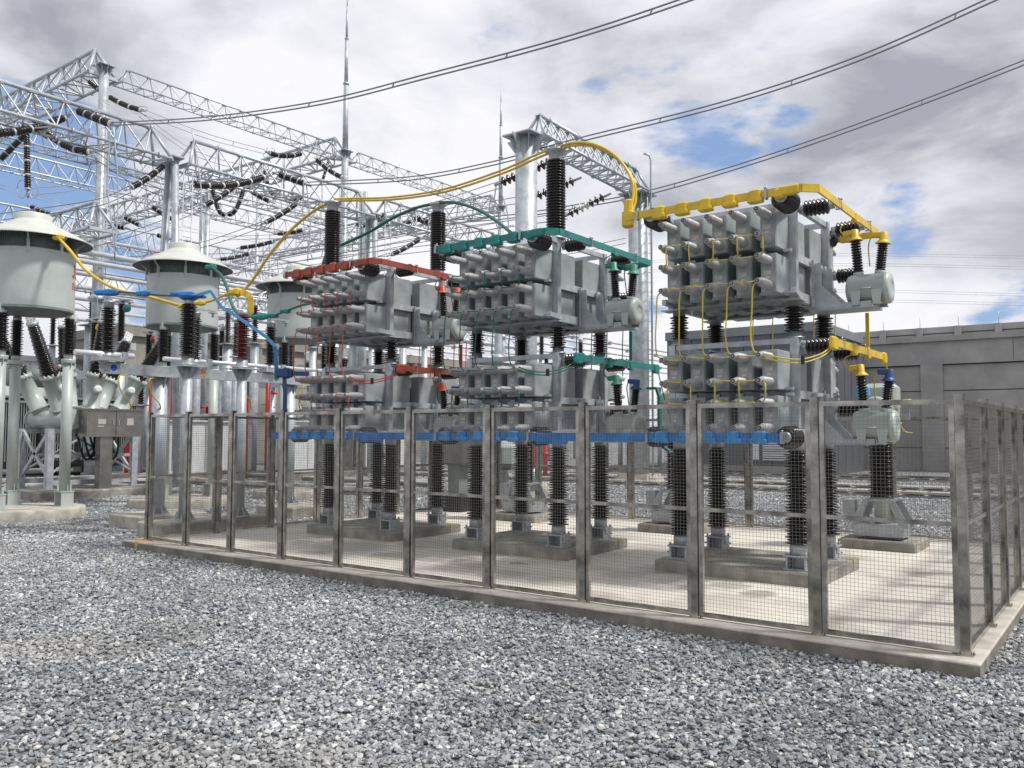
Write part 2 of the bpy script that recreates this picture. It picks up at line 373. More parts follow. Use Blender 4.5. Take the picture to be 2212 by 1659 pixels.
dn_ = N('ShaderNodeTexNoise', t); dn_.inputs['Scale'].default_value = .45; dn_.inputs['Detail'].default_value = 4; dq = N('ShaderNodeMapping', t); dq.inputs['Location'].default_value = (9, 3, 0); t.links.new(geo.outputs['Position'], dq.inputs['Vector']); t.links.new(dq.outputs[0], dn_.inputs['Vector'])
dm = N('ShaderNodeMapRange', t); t.links.new(dn_.outputs['Fac'], dm.inputs['Value']); dm.inputs['From Min'].default_value = .52; dm.inputs['From Max'].default_value = .75; dm.inputs['To Max'].default_value = .55
dx_ = N('ShaderNodeMixRGB', t); t.links.new(dm.outputs[0], dx_.inputs[0]); t.links.new(sc.outputs[0], dx_.inputs[1]); dx_.inputs[2].default_value = (.33, .31, .285, 1); t.links.new(dx_.outputs[0], b.inputs['Base Color'])

import bmesh
stone_col = bpy.data.collections.new('stone_shapes')
rs = random.Random(3)
for i in range(9):
    bm = bmesh.new()
    for k in range(13):
        d = Vector((rs.gauss(0, 1), rs.gauss(0, 1), rs.gauss(0, 1))).normalized()
        d *= rs.uniform(.8, 1.1); bm.verts.new((d.x*rs.uniform(.95, 1.2), d.y*.85, d.z*.68))
    bmesh.ops.convex_hull(bm, input=bm.verts)
    me = bpy.data.meshes.new('stone'); bm.to_mesh(me); bm.free(); me.materials.append(sm)
    stone_col.objects.link(bpy.data.objects.new('stone', me))
import numpy as np
rng = np.random.default_rng(5)
def scatter(lo, hi, dens, size, zlo, zhi):
    'random points on the gravel between two distances ahead of the camera'
    w = .62*hi+2.2
    area = (hi-lo)*2*w; n = int(area*dens)
    fwd = rng.uniform(lo, hi, n); lat = rng.uniform(-w, w, n)
    keep = np.abs(lat) < .62*fwd+2.0
    fwd, lat = fwd[keep], lat[keep]
    hx, hy = math.sin(YAW), math.cos(YAW); rx, ry = math.cos(YAW), -math.sin(YAW)
    x = CAM.x+fwd*hx+lat*rx; y = CAM.y+fwd*hy+lat*ry
    inside = (x > -10.72) & (x < .10) & (y > -.19) & (y < 7.15)
    x, y = x[~inside], y[~inside]
    return np.stack([x, y, rng.uniform(zlo, zhi, len(x))], 1), size*rng.choice([.55, .75, .9, 1.05, 1.25, 1.55], len(x), p=[.16, .22, .24, .2, .13, .05])*rng.uniform(.9, 1.1, len(x))
parts = [scatter(3.2, 8.0, 2100, .0178, -.004, .024), scatter(8.0, 13.0, 1700, .0190, -.004, .022), scatter(13.0, 20.0, 800, .0235, -.004, .018), scatter(20.0, 32.0, 260, .036, -.006, .014)]
P_ = np.concatenate([p[0] for p in parts]); Sz = np.concatenate([p[1] for p in parts])
me = bpy.data.meshes.new('gravel'); me.vertices.add(len(P_)); me.vertices.foreach_set('co', P_.astype(np.float32).ravel())
at_ = me.attributes.new('size', 'FLOAT', 'POINT'); at_.data.foreach_set('value', Sz.astype(np.float32))
me.update()
gr = bpy.data.objects.new('gravel', me); scene.collection.objects.link(gr); tag(gr, 'grey crushed stone gravel covering the yard', 'gravel', kind='stuff')
ng = bpy.data.node_groups.new('stone_scatter', 'GeometryNodeTree')
ng.interface.new_socket('Geometry', in_out='INPUT', socket_type='NodeSocketGeometry'); ng.interface.new_socket('Geometry', in_out='OUTPUT', socket_type='NodeSocketGeometry')
gi = ng.nodes.new('NodeGroupInput'); go = ng.nodes.new('NodeGroupOutput')
ip = ng.nodes.new('GeometryNodeInstanceOnPoints'); ci = ng.nodes.new('GeometryNodeCollectionInfo'); ci.inputs['Collection'].default_value = stone_col
ci.inputs['Separate Children'].default_value = True; ci.inputs['Reset Children'].default_value = True
ip.inputs['Pick Instance'].default_value = True
mp_ = ng.nodes.new('GeometryNodeMeshToPoints')
rv = ng.nodes.new('FunctionNodeRandomValue'); rv.data_type = 'FLOAT_VECTOR'; rv.inputs[0].default_value = (-.5, -.5, 0); rv.inputs[1].default_value = (.5, .5, 6.28)
na = ng.nodes.new('GeometryNodeInputNamedAttribute'); na.data_type = 'FLOAT'; na.inputs['Name'].default_value = 'size'
l = ng.links.new
l(gi.outputs[0], ip.inputs['Points']); l(ci.outputs[0], ip.inputs['Instance'])
l(rv.outputs[0], ip.inputs['Rotation']); l(na.outputs['Attribute'], ip.inputs['Scale']); l(ip.outputs[0], go.inputs[0])
md = gr.modifiers.new('stones', 'NODES'); md.node_group = ng

# enclosure kerb and slab -------------------------------------------
M['kerb_face'] = mat('kerb_face_shaded_stained', (.225, .205, .17), .88, .0, 5, .22, .4, 70, stain=(2.4, .5, .7, (.13, .12, .10)))  # kerb face colour darkened for both its dirt and its shade
M['kerb_top'] = mat('kerb_top_lit', (.47, .44, .385), .85, .0, 5, .14, .3, 70, stain=(2.6, .55, .72, (.33, .30, .26)))  # same kerb, paler on top: light from above put into the colour
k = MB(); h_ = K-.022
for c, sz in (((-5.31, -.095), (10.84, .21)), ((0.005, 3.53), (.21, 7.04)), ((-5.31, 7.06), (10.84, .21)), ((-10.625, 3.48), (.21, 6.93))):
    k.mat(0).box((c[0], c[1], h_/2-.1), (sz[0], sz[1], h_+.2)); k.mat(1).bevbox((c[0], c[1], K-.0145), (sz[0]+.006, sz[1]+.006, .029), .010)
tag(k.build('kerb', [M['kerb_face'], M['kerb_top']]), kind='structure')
s_ = MB(); s_.bbox((-10.52, .01, -.2), (-.1, 6.955, K-.006))
tag(s_.build('pavement', M['slab']), kind='structure')
s_ = MB()
for x in (-8.0, -7.0+1.9, -2.3): pass
# raised cable trench covers -----------------------------------------
def trench(p0, p1, w, h, label=None):
    p0 = Vector((*p0, 0)); p1 = Vector((*p1, 0)); d = p1-p0; n = int(d.length/.62); mb = MB(); mb.bar(p0+Vector((0, 0, h/2-.06)), p1+Vector((0, 0, h/2-.06)), w-.12, h)
    for i in range(n):
        a = p0+d*(i/n)+d*.0015; b_ = p0+d*((i+1)/n)-d*.0015; z = h+random.uniform(-.004, .004)
        mb.bar(a+Vector((0, 0, z)), b_+Vector((0, 0, z)), w, .055)
    tag(mb.build('path', M['trench']), kind='structure')
M['trench'] = mat('trench_cover_concrete', (.40, .39, .365), .8, .0, 1.5, .14)
trench((-24, 17.3), (9, 17.3), .7, .13); trench((-24, 19.9), (9, 19.9), .7, .13); trench((-26, 25.0), (9, 25.2), .8, .16)
trench((-27.5, 2), (-27.5, 30), .9, .14); trench((-24.6, -2), (-24.6, 9), .8, .14); trench((-30, 9.2), (-14.5, 9.2), .8, .14); trench((-32, 12.6), (-16, 12.6), .8, .14); trench((-17.6, 9.6), (-17.6, 30), .8, .13)
# ------------------------------------------------------------------ stainless mesh fence round the enclosure
FX = [0.0, -1.009, -2.017, -3.123, -4.225, -5.311, -6.426, -7.435, -8.46, -9.467, -10.417]
FY = [0.0, 1.12, 2.12, 3.10, 4.08, 5.04, 6.0, 6.95]
post_mesh = None
def fence(name, pts, axis, label, skip_first=False):
    'pts: post centres from one end of this side to the other'
    root = empty('mesh_fence', (pts[0][0], pts[0][1], K), label, 'fence', 'mesh fences closing the capacitor yard')
    o = Vector((pts[0][0], pts[0][1], K))
    ax = Vector((1, 0, 0)) if axis == 'x' else Vector((0, 1, 0)); nn = Vector((0, 1, 0)) if axis == 'x' else Vector((1, 0, 0))
    global post_mesh
    for i, p in enumerate(pts):
        if skip_first and i == 0: continue
        if post_mesh is None:
            mb = MB(); mb.box((0, 0, .905), (.062, .062, 1.81)); mb.box((0, 0, 1.814), (.072, .072, .008)); mb.box((0, 0, .004), (.10, .09, .008))
            for sx, sy in ((1, 1), (-1, 1), (1, -1), (-1, -1)): mb.cyl((sx*.041, sy*.037, .008), (sx*.041, sy*.037, .02), .005, n=6)
            ob = mb.build('post', M['stainless'], root); post_mesh = ob.data
        else:
            ob = bpy.data.objects.new('post', post_mesh); scene.collection.objects.link(ob); ob.parent = root
        ob.location = Vector((p[0], p[1], K))-o
    for a, b_ in zip(pts[:-1], pts[1:]):
        a = Vector((a[0], a[1], 0)); b_ = Vector((b_[0], b_[1], 0)); d = (b_-a).normalized(); w = (b_-a).length-.066-.004
        c = (a+b_)/2
        mb = MB(); z0, z1, fw_ = .012, 1.785, .036
        X = d; Y = nn; Z = Vector((0, 0, 1))
        mb.box((0, 0, z0+fw_/2), (w, .036, fw_), (X, Y, Z)); mb.box((0, 0, z1-fw_/2), (w, .036, fw_), (X, Y, Z))
        for sx in (-1, 1): mb.box(X*(sx*(w/2-fw_/2))+Z*((z0+z1)/2), (fw_, .036, z1-z0-2*fw_), (X, Y, Z))
        mb.box((0, 0, .90), (w-2*fw_, .026, .032), (X, Y, Z))
        pan = mb.build('panel', M['stainless'], root); pan.location = c-Vector((o.x, o.y, 0))
        wm = MB(); th = .0019; x0 = -w/2+fw_; nv = int(round((w-2*fw_)/.029)); nh = int(round((z1-z0-2*fw_)/.029))
        for i in range(1, nv):
            x = x0+(w-2*fw_)*i/nv; wm.box(X*x+Z*((z0+z1)/2)-Y*.012, (th, th, z1-z0-2*fw_+.02), (X, Y, Z))
        for i in range(1, nh):
            z = z0+fw_+(z1-z0-2*fw_)*i/nh; wm.box(Z*z-Y*(.012-th), (w-2*fw_+.02, th, th), (X, Y, Z))
        wm.build('wire_mesh', M['wire'], pan)
    return root
fence('f', [(x, 0) for x in FX], 'x', 'front stainless mesh fence in front of the three capacitor racks, nearest the camera')
fence('r', [(0, y) for y in FY], 'y', 'right hand stainless mesh fence running back from the near corner post', True)
fence('b', [(x, 6.95) for x in FX], 'x', 'rear stainless mesh fence behind the current transformer pedestals', True)
fence('l', [(-10.417, y) for y in FY], 'y', 'left end stainless mesh fence beside the disconnector columns', True)
# ------------------------------------------------------------------ insulator shapes
def sheds(z0, z1, n, rc, rb, rs_=None, droop=.25):
    'profile of an insulator body with n sheds, large and small in turn'
    rs_ = rs_ or rb; p = [(rc, z0)]; h = (z1-z0)/n
    for i in range(n):
        r = rb if i % 2 == 0 else rs_; z = z0+h*(i+.5); t = h*.10
        p += [(rc, z-h*.36), (r*.95, z-h*.26), (r, z-h*.12), (r*.96, z+h*.06), (rc*1.06, z+h*.34)]
    p.append((rc, z1)); return p
def round_sheds(z0, z1, n, rc, rb):
    p = [(rc, z0)]; h = (z1-z0)/n
    for i in range(n):
        z = z0+h*(i+.5)
        p += [(rc, z-h*.42), (rb*.9, z-h*.28), (rb, z-h*.05), (rb*.93, z+h*.18), (rc, z+h*.42)]
    p.append((rc, z1)); return p

# tall support insulator under each rack -----------------------------
def make_low_insulator():
    r = empty('post_insulator', (0, 0, 0), 'x', 'insulator', 'tall dark insulators carrying the capacitor racks')
    f = MB(); f.box((0, 0, .006), (.26, .22, .012))
    for s in (-1, 1):
        f.box((s*.095, 0, .075), (.02, .19, .126)); f.box((s*.105, -.05, .10), (.03, .012, .08))
    f.box((0, .06, .075), (.17, .014, .126)); f.box((0, 0, .146), (.25, .21, .016))
    for sx in (-1, 1):
        for sy in (-1, 1):
            f.cyl((sx*.10, sy*.08, .154), (sx*.10, sy*.08, .185), .012, n=6)
            f.cyl((sx*.125, sy*.05, .07), (sx*.15, sy*.05, .07), .011, n=6)
    f.build('base_bracket', M['frame'], r)
    q = MB(); q.lathe([(.088, .156), (.088, .24), (.078, .262), (.07, .27)], n=20); q.build('bottom_flange', M['frame'], r)
    q = MB(); q.lathe(sheds(.262, 1.235, 32, .066, .134, .116), n=26); q.build('shed_stack', M['porc'], r)
    q = MB(); q.lathe([(.07, 1.23), (.082, 1.24), (.085, 1.335), (.10, 1.34), (.10, 1.354)], n=20); q.build('top_flange', M['frame'], r)
    return r
def make_mid_insulator():
    r = empty('post_insulator', (0, 0, 0), 'x', 'insulator', 'short dark insulators between the rack tiers')
    q = MB(); q.lathe([(.10, 0), (.10, .012), (.075, .014), (.072, .07), (.06, .075)], n=18); q.build('bottom_flange', M['galv'], r)
    q = MB(); q.lathe(sheds(.070, .338, 9, .052, .108, .092), n=24); q.build('shed_stack', M['porc'], r)
    q = MB(); q.lathe([(.06, .335), (.072, .339), (.072, .388), (.10, .39), (.10, .399)], n=18); q.build('top_flange', M['galv'], r)
    return r
def make_high_insulator():
    r = empty('post_insulator', (0, 0, 0), 'x', 'insulator', 'tall ribbed insulators holding up the long cables')
    q = MB(); q.lathe([(.125, 0), (.125, .014), (.105, .016), (.10, .09), (.088, .10)], n=20); q.build('bottom_flange', M['galv'], r)
    q = MB(); q.lathe(round_sheds(.095, 1.02, 25, .10, .128), n=28); q.build('shed_stack', M['porc'], r)
    q = MB(); q.lathe([(.085, 1.015), (.092, 1.03), (.092, 1.12), (.135, 1.135), (.135, 1.16), (.08, 1.165)], n=20)
    for k in range(6):
        a = k*PI/3; q.cyl((.112*math.cos(a), .112*math.sin(a), 1.16), (.112*math.cos(a), .112*math.sin(a), 1.185), .012, n=6)
    q.build('top_flange', M['galv'], r)
    return r

COLW = ['yellow', 'green', 'red']; WHICH = ['right hand rack', 'middle rack', 'left hand rack']
CX, CY = -2.55, 2.735
IX, IY = (-3.2, -1.88), (2.22, 3.25)
CORN = {(0, 0): 'front left', (1, 0): 'front right', (0, 1): 'rear left', (1, 1): 'rear right'}
low0 = make_low_insulator(); mid0 = make_mid_insulator(); high0 = make_high_insulator(); first = {}
for d, dx in enumerate(DX):
    # plinth
    mb = MB(); mb.bevbox((-2.51+dx, 2.735, K+.05), (1.80, 1.54, .165), .012)
    pl = empty('concrete_plinth', (-2.51+dx, 2.735, K), 'low weathered concrete plinth under the '+WHICH[d], 'plinth', 'plinths under the racks')
    mb = MB(); mb.bevbox((0, 0, .04), (1.80, 1.54, .17), .012); mb.build('concrete_block', M['concrete'], pl)
    for sx, sy in ((.903, -.45), (.903, .55)):
        q = MB(); q.mat(0).box((sx, sy, .10), (.008, .05, .05)).box((sx-.04, sy, .128), (.08, .05, .006)); q.mat(1).box((sx, sy, .045), (.008, .05, .055)); q.build('earth_strap', [M['earth_strap'], M['galv']], pl)
    for i in (0, 1):
        for j in (0, 1):
            lab = 'tall dark insulator at the %s corner under the %s' % (CORN[i, j], WHICH[d])
            if 'low' not in first: first['low'] = 1; low0.location = (IX[i]+dx, IY[j], K+.125); low0['label'] = lab
            else: place_copy(low0, (IX[i]+dx, IY[j], K+.125), lab)
            lab = 'short dark insulator between the tiers at the %s corner of the %s' % (CORN[i, j], WHICH[d])
            if 'mid' not in first: first['mid'] = 1; mid0.location = (IX[i]+dx, IY[j], 2.657); mid0['label'] = lab
            else: place_copy(mid0, (IX[i]+dx, IY[j], 2.657), lab)
high0.location = (-4.885, 2.2, 4.115); high0['label'] = 'tall ribbed insulator standing on the middle rack under the top of the yellow cable'
place_copy(high0, (-9.12+.02, 2.2, 4.115), 'tall ribbed insulator over the left hand rack, yellow cable on its top')
place_copy(high0, (-7.82, 3.25, 4.115), 'tall ribbed insulator behind the left hand rack, green cable on its top')

# one capacitor unit ---------------------------------------------------
can_w, can_h, can_l = .168, .405, .90
def make_can():
    mb = MB(); mb.bevbox((0, can_l/2, 0), (can_w, can_l, can_h), .008)
    mb.box((0, -.004, 0), (can_w-.012, .01, can_h-.012))
    for sx in (-1, 1):
        mb.box((sx*(can_w/2-.012), -.0085, 0), (.006, .006, can_h-.05))
        mb.box((sx*(can_w/2+.008), can_l*.55, -can_h/2+.03), (.022, .05, .04))
    o = mb.build('capacitor', M['can'])
    q = MB(); q.mat(0).box((-.012, -.0115, .005), (.085, .003, .052)); q.mat(1).box((-.008, -.0115, -.048), (.05, .003, .026)); q.build('nameplate', [M['label'], M['label_w']], o)
    for sz in (-1, 1):
        z = sz*.125
        q = MB()
        q.mat(0).lathe([(.050, 0), (.050, .022), (.036, .025)]+[(r, .03+h) for k in range(8) for r, h in ((.030, k*.0248), (.0485, k*.0248+.006), (.0485, k*.0248+.011), (.030, k*.0248+.017))]+[(.042, .232), (.03, .236)], (0, -.008, z), (0, -1, 0), 18)
        q.mat(1).lathe([(.025, .228), (.033, .236), (.035, .268), (.030, .275), (.0285, .322), (.026, .328)], (0, -.008, z), (0, -1, 0), 16, False)
        q.lathe([(.0265, .328), (.020, .330), (.020, .328)], (0, -.008, z), (0, -1, 0), 16, False)
        q.mat(2).lathe([(.0205, .318), (.0205, .329)], (0, -.008, z), (0, -1, 0), 12)
        q.mat(1).cyl((0, -.344, z), (0, -.33, z), .010, n=8); q.cyl((.028, -.29, z), (.040, -.29, z), .011, n=8)
        q.build('bushing', [M['bush_grey'], M['cap_grey'], M['hole']], o)
    return o
can0 = make_can()
def col_x(c): return .05+(c-2)*.262
ROWZ = [.695+.125, .695-.125+.008, .235+.125, .235-.125]      # heights of the four terminals above the tier foot
CANZ = [.700, .232]
TIPY = -.995-.325

def wire_h(mb, c, row, r=.0065):
    x0, x1 = col_x(c)+.03, col_x(c+1)-.03; z = ROWZ[row]; s = random.uniform(-.012, .006)
    mb.tube([(x0-.01, TIPY+.05, z+.012), (x0+.03, TIPY+.025, z+.012+s), ((x0+x1)/2, TIPY+.02, z+s+.004), (x1-.02, TIPY+.03, z+.0)], r, 6, 4)
def wire_v(mb, c, row, r=.0075):
    x = col_x(c)+.03; z1, z0 = ROWZ[row], ROWZ[row+1]; w = random.uniform(-.004, .006)
    mb.tube([(x, TIPY+.05, z1-.02), (x+.028+w, TIPY+.015, z1-.05), (x+.033+w, TIPY, (z0+z1)/2), (x+.026, TIPY+.02, z0+.05), (x+.002, TIPY+.05, z0+.02)], r, 7, 5)

def tier(d, level):
    z0 = (1.603, 3.058)[level]; dx = DX[d]
    lab = '%s tier of the %s, %s' % (('lower', 'upper')[level], WHICH[d], ('with %s wires, on tall insulators', 'with %s wires, on short insulators')[level] % COLW[d])
    root = empty('capacitor_rack', (CX+dx, CY, z0), lab, 'capacitor rack', 'capacitor rack tiers in the fenced yard')
    fr = MB(); H = 1.052; c = .08
    xs, ys = (-.70, .69), (-.575, .575)
    for x in xs:
        for y in ys: fr.box((x, y, H/2), (c, c, H)); fr.box((x, y, -.006+.0), (.20, .20, .016))
    for zb, h in ((.052, .10), (.462, .085)):
        for y in ys: fr.box((0, y+(.012 if y > 0 else -.012), zb), (1.39-c, .05, h))
        for x in xs: fr.box((x, 0, zb), (.05, 1.15-c, h))
    for y in ys:
        for zb, h in ((.012, .014), (.092, .012)): fr.box((0, y, zb), (1.31, .105, h))
    fr.box((0, -.28, .055), (1.34, .07, .05)); fr.box((0, .28, .055), (1.34, .07, .05)); fr.box((0, -.28, .462), (1.34, .06, .04)); fr.box((0, .28, .462), (1.34, .06, .04))
    fr.box((xs[1], 0, H-.035), (.05, 1.15-c, .06)); fr.box((xs[0], 0, H-.035), (.05, 1.15-c, .06))
    for y in ys: fr.box((0, y, H-.03), (1.39-c, .045, .058))
    if level == 1:
        fr.bar((xs[1], ys[0]+.0, H-.03), (xs[1]+.12, ys[0]-.42, H-.06), .05, .06); fr.bar((xs[0], ys[0], H-.03), (xs[0]+.1, ys[0]-.30, H-.05), .05, .06)
    for cc in range(5):                                   # brackets that hold the cans
        for zz in ((.02, .455) if level else (.02, .425, .485)):
            for sgn in (-1, 1): fr.box((col_x(cc)+.131-.262*(cc == 4)*0, sgn*.80, zz+.03), (.075, .05, .028))
    # side shelf for the coil
    fr.box((.69+.335, .12, -.062), (.67, .40, .008)); 
    for yy in (-.075, .32): fr.box((.69+.325, yy, -.03), (.65, .014, .058))
    fr.box((1.352, .12, -.03), (.012, .38, .056)); fr.bar((.73, -.56, .05), (.80, -.92, .05), .05, .06); fr.bar((-.66, -.58, .05), (-.64, -.92, .05), .05, .06)
    for yy in (-.085, .33):
        fr.poly([(0, 0), (.34, 0), (.10, .25), (.09, .50), (0, .50)], (.735, yy, -.045), (1, 0, 0), (0, 0, 1), .010)
        fr.box((.745, yy, .23), (.03, .05, .52))
    fr.build('frame', M['frame'], root)
    for rz, sg in ((0, 1), (PI, -1)):
        for cz in CANZ:
            for cc in range(5):
                q = copy_tree(can0, root); q.location = (col_x(cc)*1.0 if sg > 0 else col_x(cc), -.995*sg, cz); q.rotation_euler.z = rz
    # jumper wires
    wm = M[('yellow_wire', 'green_wire', 'red_wire')[d]]
    H_ = {1: ((1, (0, 2, 3)), (2, (0, 2, 3)), (3, (0, 1, 2, 3))), 0: ((0, (0, 1, 2, 3)), (1, (0, 2, 3)), (2, (0, 2, 3)))}[level]
    for row, cs in H_:
        for cc in cs: mb = MB(); wire_h(mb, cc, row); mb.build('jumper_wire', wm, root)
    for cc in range(5): mb = MB(); wire_v(mb, cc, 1); mb.build('jumper_wire', wm, root)
    if level == 1:
        for cc in range(5):                                # long drops to the tier below
            x = col_x(cc)-.035; mb = MB(); zt = ROWZ[3]-.01; zb = ROWZ[0]-1.455; w = random.uniform(-.012, .012)
            mb.tube([(x+.02, TIPY+.04, zt), (x-.012, TIPY+.0, zt-.06), (x-.02+w*.3, TIPY-.01, zt-.3), (x-.03+w, TIPY-.01, zb+.22), (x-.018, TIPY, zb+.06), (x+.03, TIPY+.03, zb+.015)], .0075, 7, 6)
            mb.build('jumper_wire', wm, root)
            mb = MB(); mb.tube([(x+.04, -TIPY, zt), (x+.03, -TIPY, zt-.3), (x+.03, -TIPY, zb+.05)], .0075, 6, 4); mb.build('jumper_wire', wm, root)
    else:
        for k in (0, 1):
            mb = MB(); x = col_x(4)+.04; z = ROWZ[0]
            mb.tube([(x-.01, TIPY+.05, z+(-.02, .02)[k]), (x+.16, TIPY+.03, z-.03+(-.035, .0)[k]), (x+.33, TIPY+.12, z-.05+(-.035, .0)[k]), (x+.46, TIPY+.33, z-.0+(-.02, .01)[k]), (1.13, -.83, z+.08+(-.015, .015)[k])], .0075, 7, 6)
            mb.build('jumper_wire', wm, root)
        mb = MB(); mb.box((x+.35, TIPY+.135, z-.055), (.03, .03, .085)); mb.build('cable_tie', M['black'], root)
    # horizontal standoff insulators that carry the bars
    def standoff(p, ax, ln, r):
        p = Vector(p); ax = Vector(ax)
        o = MB(); o.mat(0).lathe(round_sheds(.055, ln-.055, 6, r*.66, r), p, ax, 22)
        o.mat(1).lathe([(r*.55, 0), (r*.55, .05), (r*.45, .058)], p, ax, 16); o.lathe([(r*.42, ln-.062), (r*.48, ln-.05), (r*.48, ln)], p, ax, 16)
        o.build('standoff_insulator', [M['porc'], M['galv']], root)
    if level == 1:
        for yy in (-.50, .66): standoff((.74, yy, .965), (1, -.12*0, 0), .36, .088)
        standoff((.80, -.94, .915), (0, -1, 0.02), .35, .115); standoff((-.62, -.94, .93), (0, -1, 0.02), .35, .115); standoff((.62, .80, .93), (0, 1, 0), .27, .1); standoff((-.62, .8, .93), (0, 1, 0), .27, .1)
        standoff((.74, .66, .42), (1, 0, 0), .34, .085)
    else:
        for yy in (-.50, .50): standoff((.74, yy, .96), (1, 0, 0), .36, .088)
        standoff((.80, -.93, .015), (0, -1, 0), .34, .112); standoff((-.64, -.93, .015), (0, -1, 0), .34, .112); standoff((.74, .62, .32), (1, 0, 0), .36, .09)
    return root
for d in range(3):
    for lv in (0, 1): tier(d, lv)
for ch in list(can0.children): bpy.data.objects.remove(ch)
bpy.data.objects.remove(can0)
# ------------------------------------------------------------------ coloured bus bars and their moulded covers
def boot(mb, c, sx, sy, sz, flare=True):
    c = Vector(c); mb.bevbox(c, (sx, sy, sz), .016)
    if flare: mb.bevbox(c+Vector((0, 0, -sz*.28)), (sx*1.28, sy*1.12, sz*.36), .010)
def clampring(mb, c, ax='x'):
    c = Vector(c)
    s = (.022, .07, .13) if ax == 'x' else (.07, .022, .13)
    mb.box(c+Vector((0, 0, .05)), (s[0], s[1], .012)); mb.box(c-Vector((0, 0, .05)), (s[0], s[1], .012))
    e_ = Vector((0, .026, 0)) if ax == 'x' else Vector((.026, 0, 0))
    for sg in (-1, 1): mb.box(c+e_*sg, (s[0]+.004, .008, .10) if ax == 'x' else (.008, s[1]*.3, .10))
    mb.cyl(c+Vector((0, 0, .05)), c+Vector((0, 0, .075)), .009, n=6)
PH = ['yellow', 'teal', 'red']; PN = ['yellow', 'teal', 'orange red']
for d, dx in enumerate(DX):
    mt = M[PH[d]]
    zt = 4.015
    r = empty('busbar', (-2.5+dx, 1.4, zt), '%s sleeved bar wrapped round the top of the %s' % (PN[d], WHICH[d]), 'busbar', 'coloured bars round the rack tops')
    mb = MB(); lx = (-.94, -.76, -.84)[d]
    path = [(lx, 0, 0), (.98, 0, 0), (1.10, .12, 0), (1.10, 2.40, 0), (1.02, 2.46, -.0), (-.9, 2.46, 0)]
    mb.ribbon(path, .078, .022); mb.build('bar_sleeve', mt, r)
    for cc in range(5):
        q = MB(); boot(q, (col_x(cc)-.05+0*dx, .0, -.014), .118, .088, .138); q.build('joint_cover', mt, r)
        q = MB(); boot(q, (col_x(cc)-.05, 2.46, -.022), .125, .075, .115); q.build('joint_cover', mt, r)
    q = MB(); boot(q, (.86, 0, -.005), .20, .062, .098, False); boot(q, (.76, 0, -.02), .10, .07, .10, False); q.build('joint_cover', mt, r)
    q = MB(); boot(q, (.78, 2.46, -.005), .26, .062, .098, False); q.build('joint_cover', mt, r)
    q = MB(); boot(q, (1.10, 1.42, -.02), .05, .10, .12, True); q.build('joint_cover', mt, r)
    for p, ax in (((.63, 0, 0), 'x'), ((lx+(.15 if d == 0 else .05), 0, 0), 'x'), ((1.10, .82, 0), 'y'), ((1.10, 1.98, 0), 'y')):
        q = MB(); clampring(q, p, ax); q.build('bar_clamp', M['galv'], r)
    # short bar on the right of the lower tier
    zt = 2.565
    r = empty('busbar', (-1.4+dx, 1.9, zt), 'short %s bar jutting back along the lower tier of the %s' % (PN[d], WHICH[d]), 'busbar', 'short coloured bars beside the lower tiers')
    mb = MB(); mb.ribbon([(0, 0, 0), (0, 2.1, -.0)], .078, .022); mb.build('bar_sleeve', mt, r)
    for yy, w, h in ((.03, .17, .13), (.78, .10, .12), (1.32, .10, .12), (2.05, .16, .12)):
        q = MB(); boot(q, (0, yy, -.01), .055, w, h, False); q.bevbox((0, yy, -.04), (.06, w*.8, .08), .01); q.build('joint_cover', mt, r)
    for yy in (.33, 1.22):
        q = MB(); clampring(q, (0, yy, 0), 'y'); q.build('bar_clamp', M['galv'], r)
    mb = MB(); mb.ribbon([(0, 1.34, .03), (.0, 1.34, .44)], .018, .038, (0, 1, 0)); mb.build('riser_strap', mt, r)
    mb = MB(); mb.tube([(.0, 2.12, -.03), (.02, 2.16, -.2), (.06, 2.3, -.6), (.10, 2.5, -.86), (.16, 2.7, -.90)], .008, 6, 5); mb.build('lead_wire', M[('yellow_wire', 'green_wire', 'red_wire')[d]], r)

M['blue_boot'] = mat('blue_boot', (.03, .22, .52), .35, .0, 9, .2)
# blue neutral bar along the front ----------------------------------------
r = empty('busbar', (-5.6, 1.4, 1.612), 'long blue bar running along the front of all three racks, seen through the fence', 'busbar')
mb = MB(); mb.ribbon([(-3.85, 0, 0), (3.82, 0, 0)], .092, .022); mb.build('bar_sleeve', M['blue'], r)
for d, dx in enumerate(DX):
    for cc in range(5):
        q = MB(); boot(q, (CX+dx+col_x(cc)+5.6, -.0, .004), .135, .085, .128); q.build('joint_cover', M['blue_boot'], r)
        q = MB(); q.cyl((CX+dx+col_x(cc)+5.6, .03, .05), (CX+dx+col_x(cc)+5.6, .03, .10), .012, n=6); q.build('joint_cover', M['blue_dark'], r)
    for xx in (.80, -.64):
        q = MB(); clampring(q, (CX+dx+xx+5.6, 0, 0), 'x'); q.build('bar_clamp', M['galv'], r)
    if d: q = MB(); q.bevbox((CX+dx+1.12+5.6, -.003, -.018), (.42, .05, .13), .012); q.build('joint_cover', M['blue'], r)

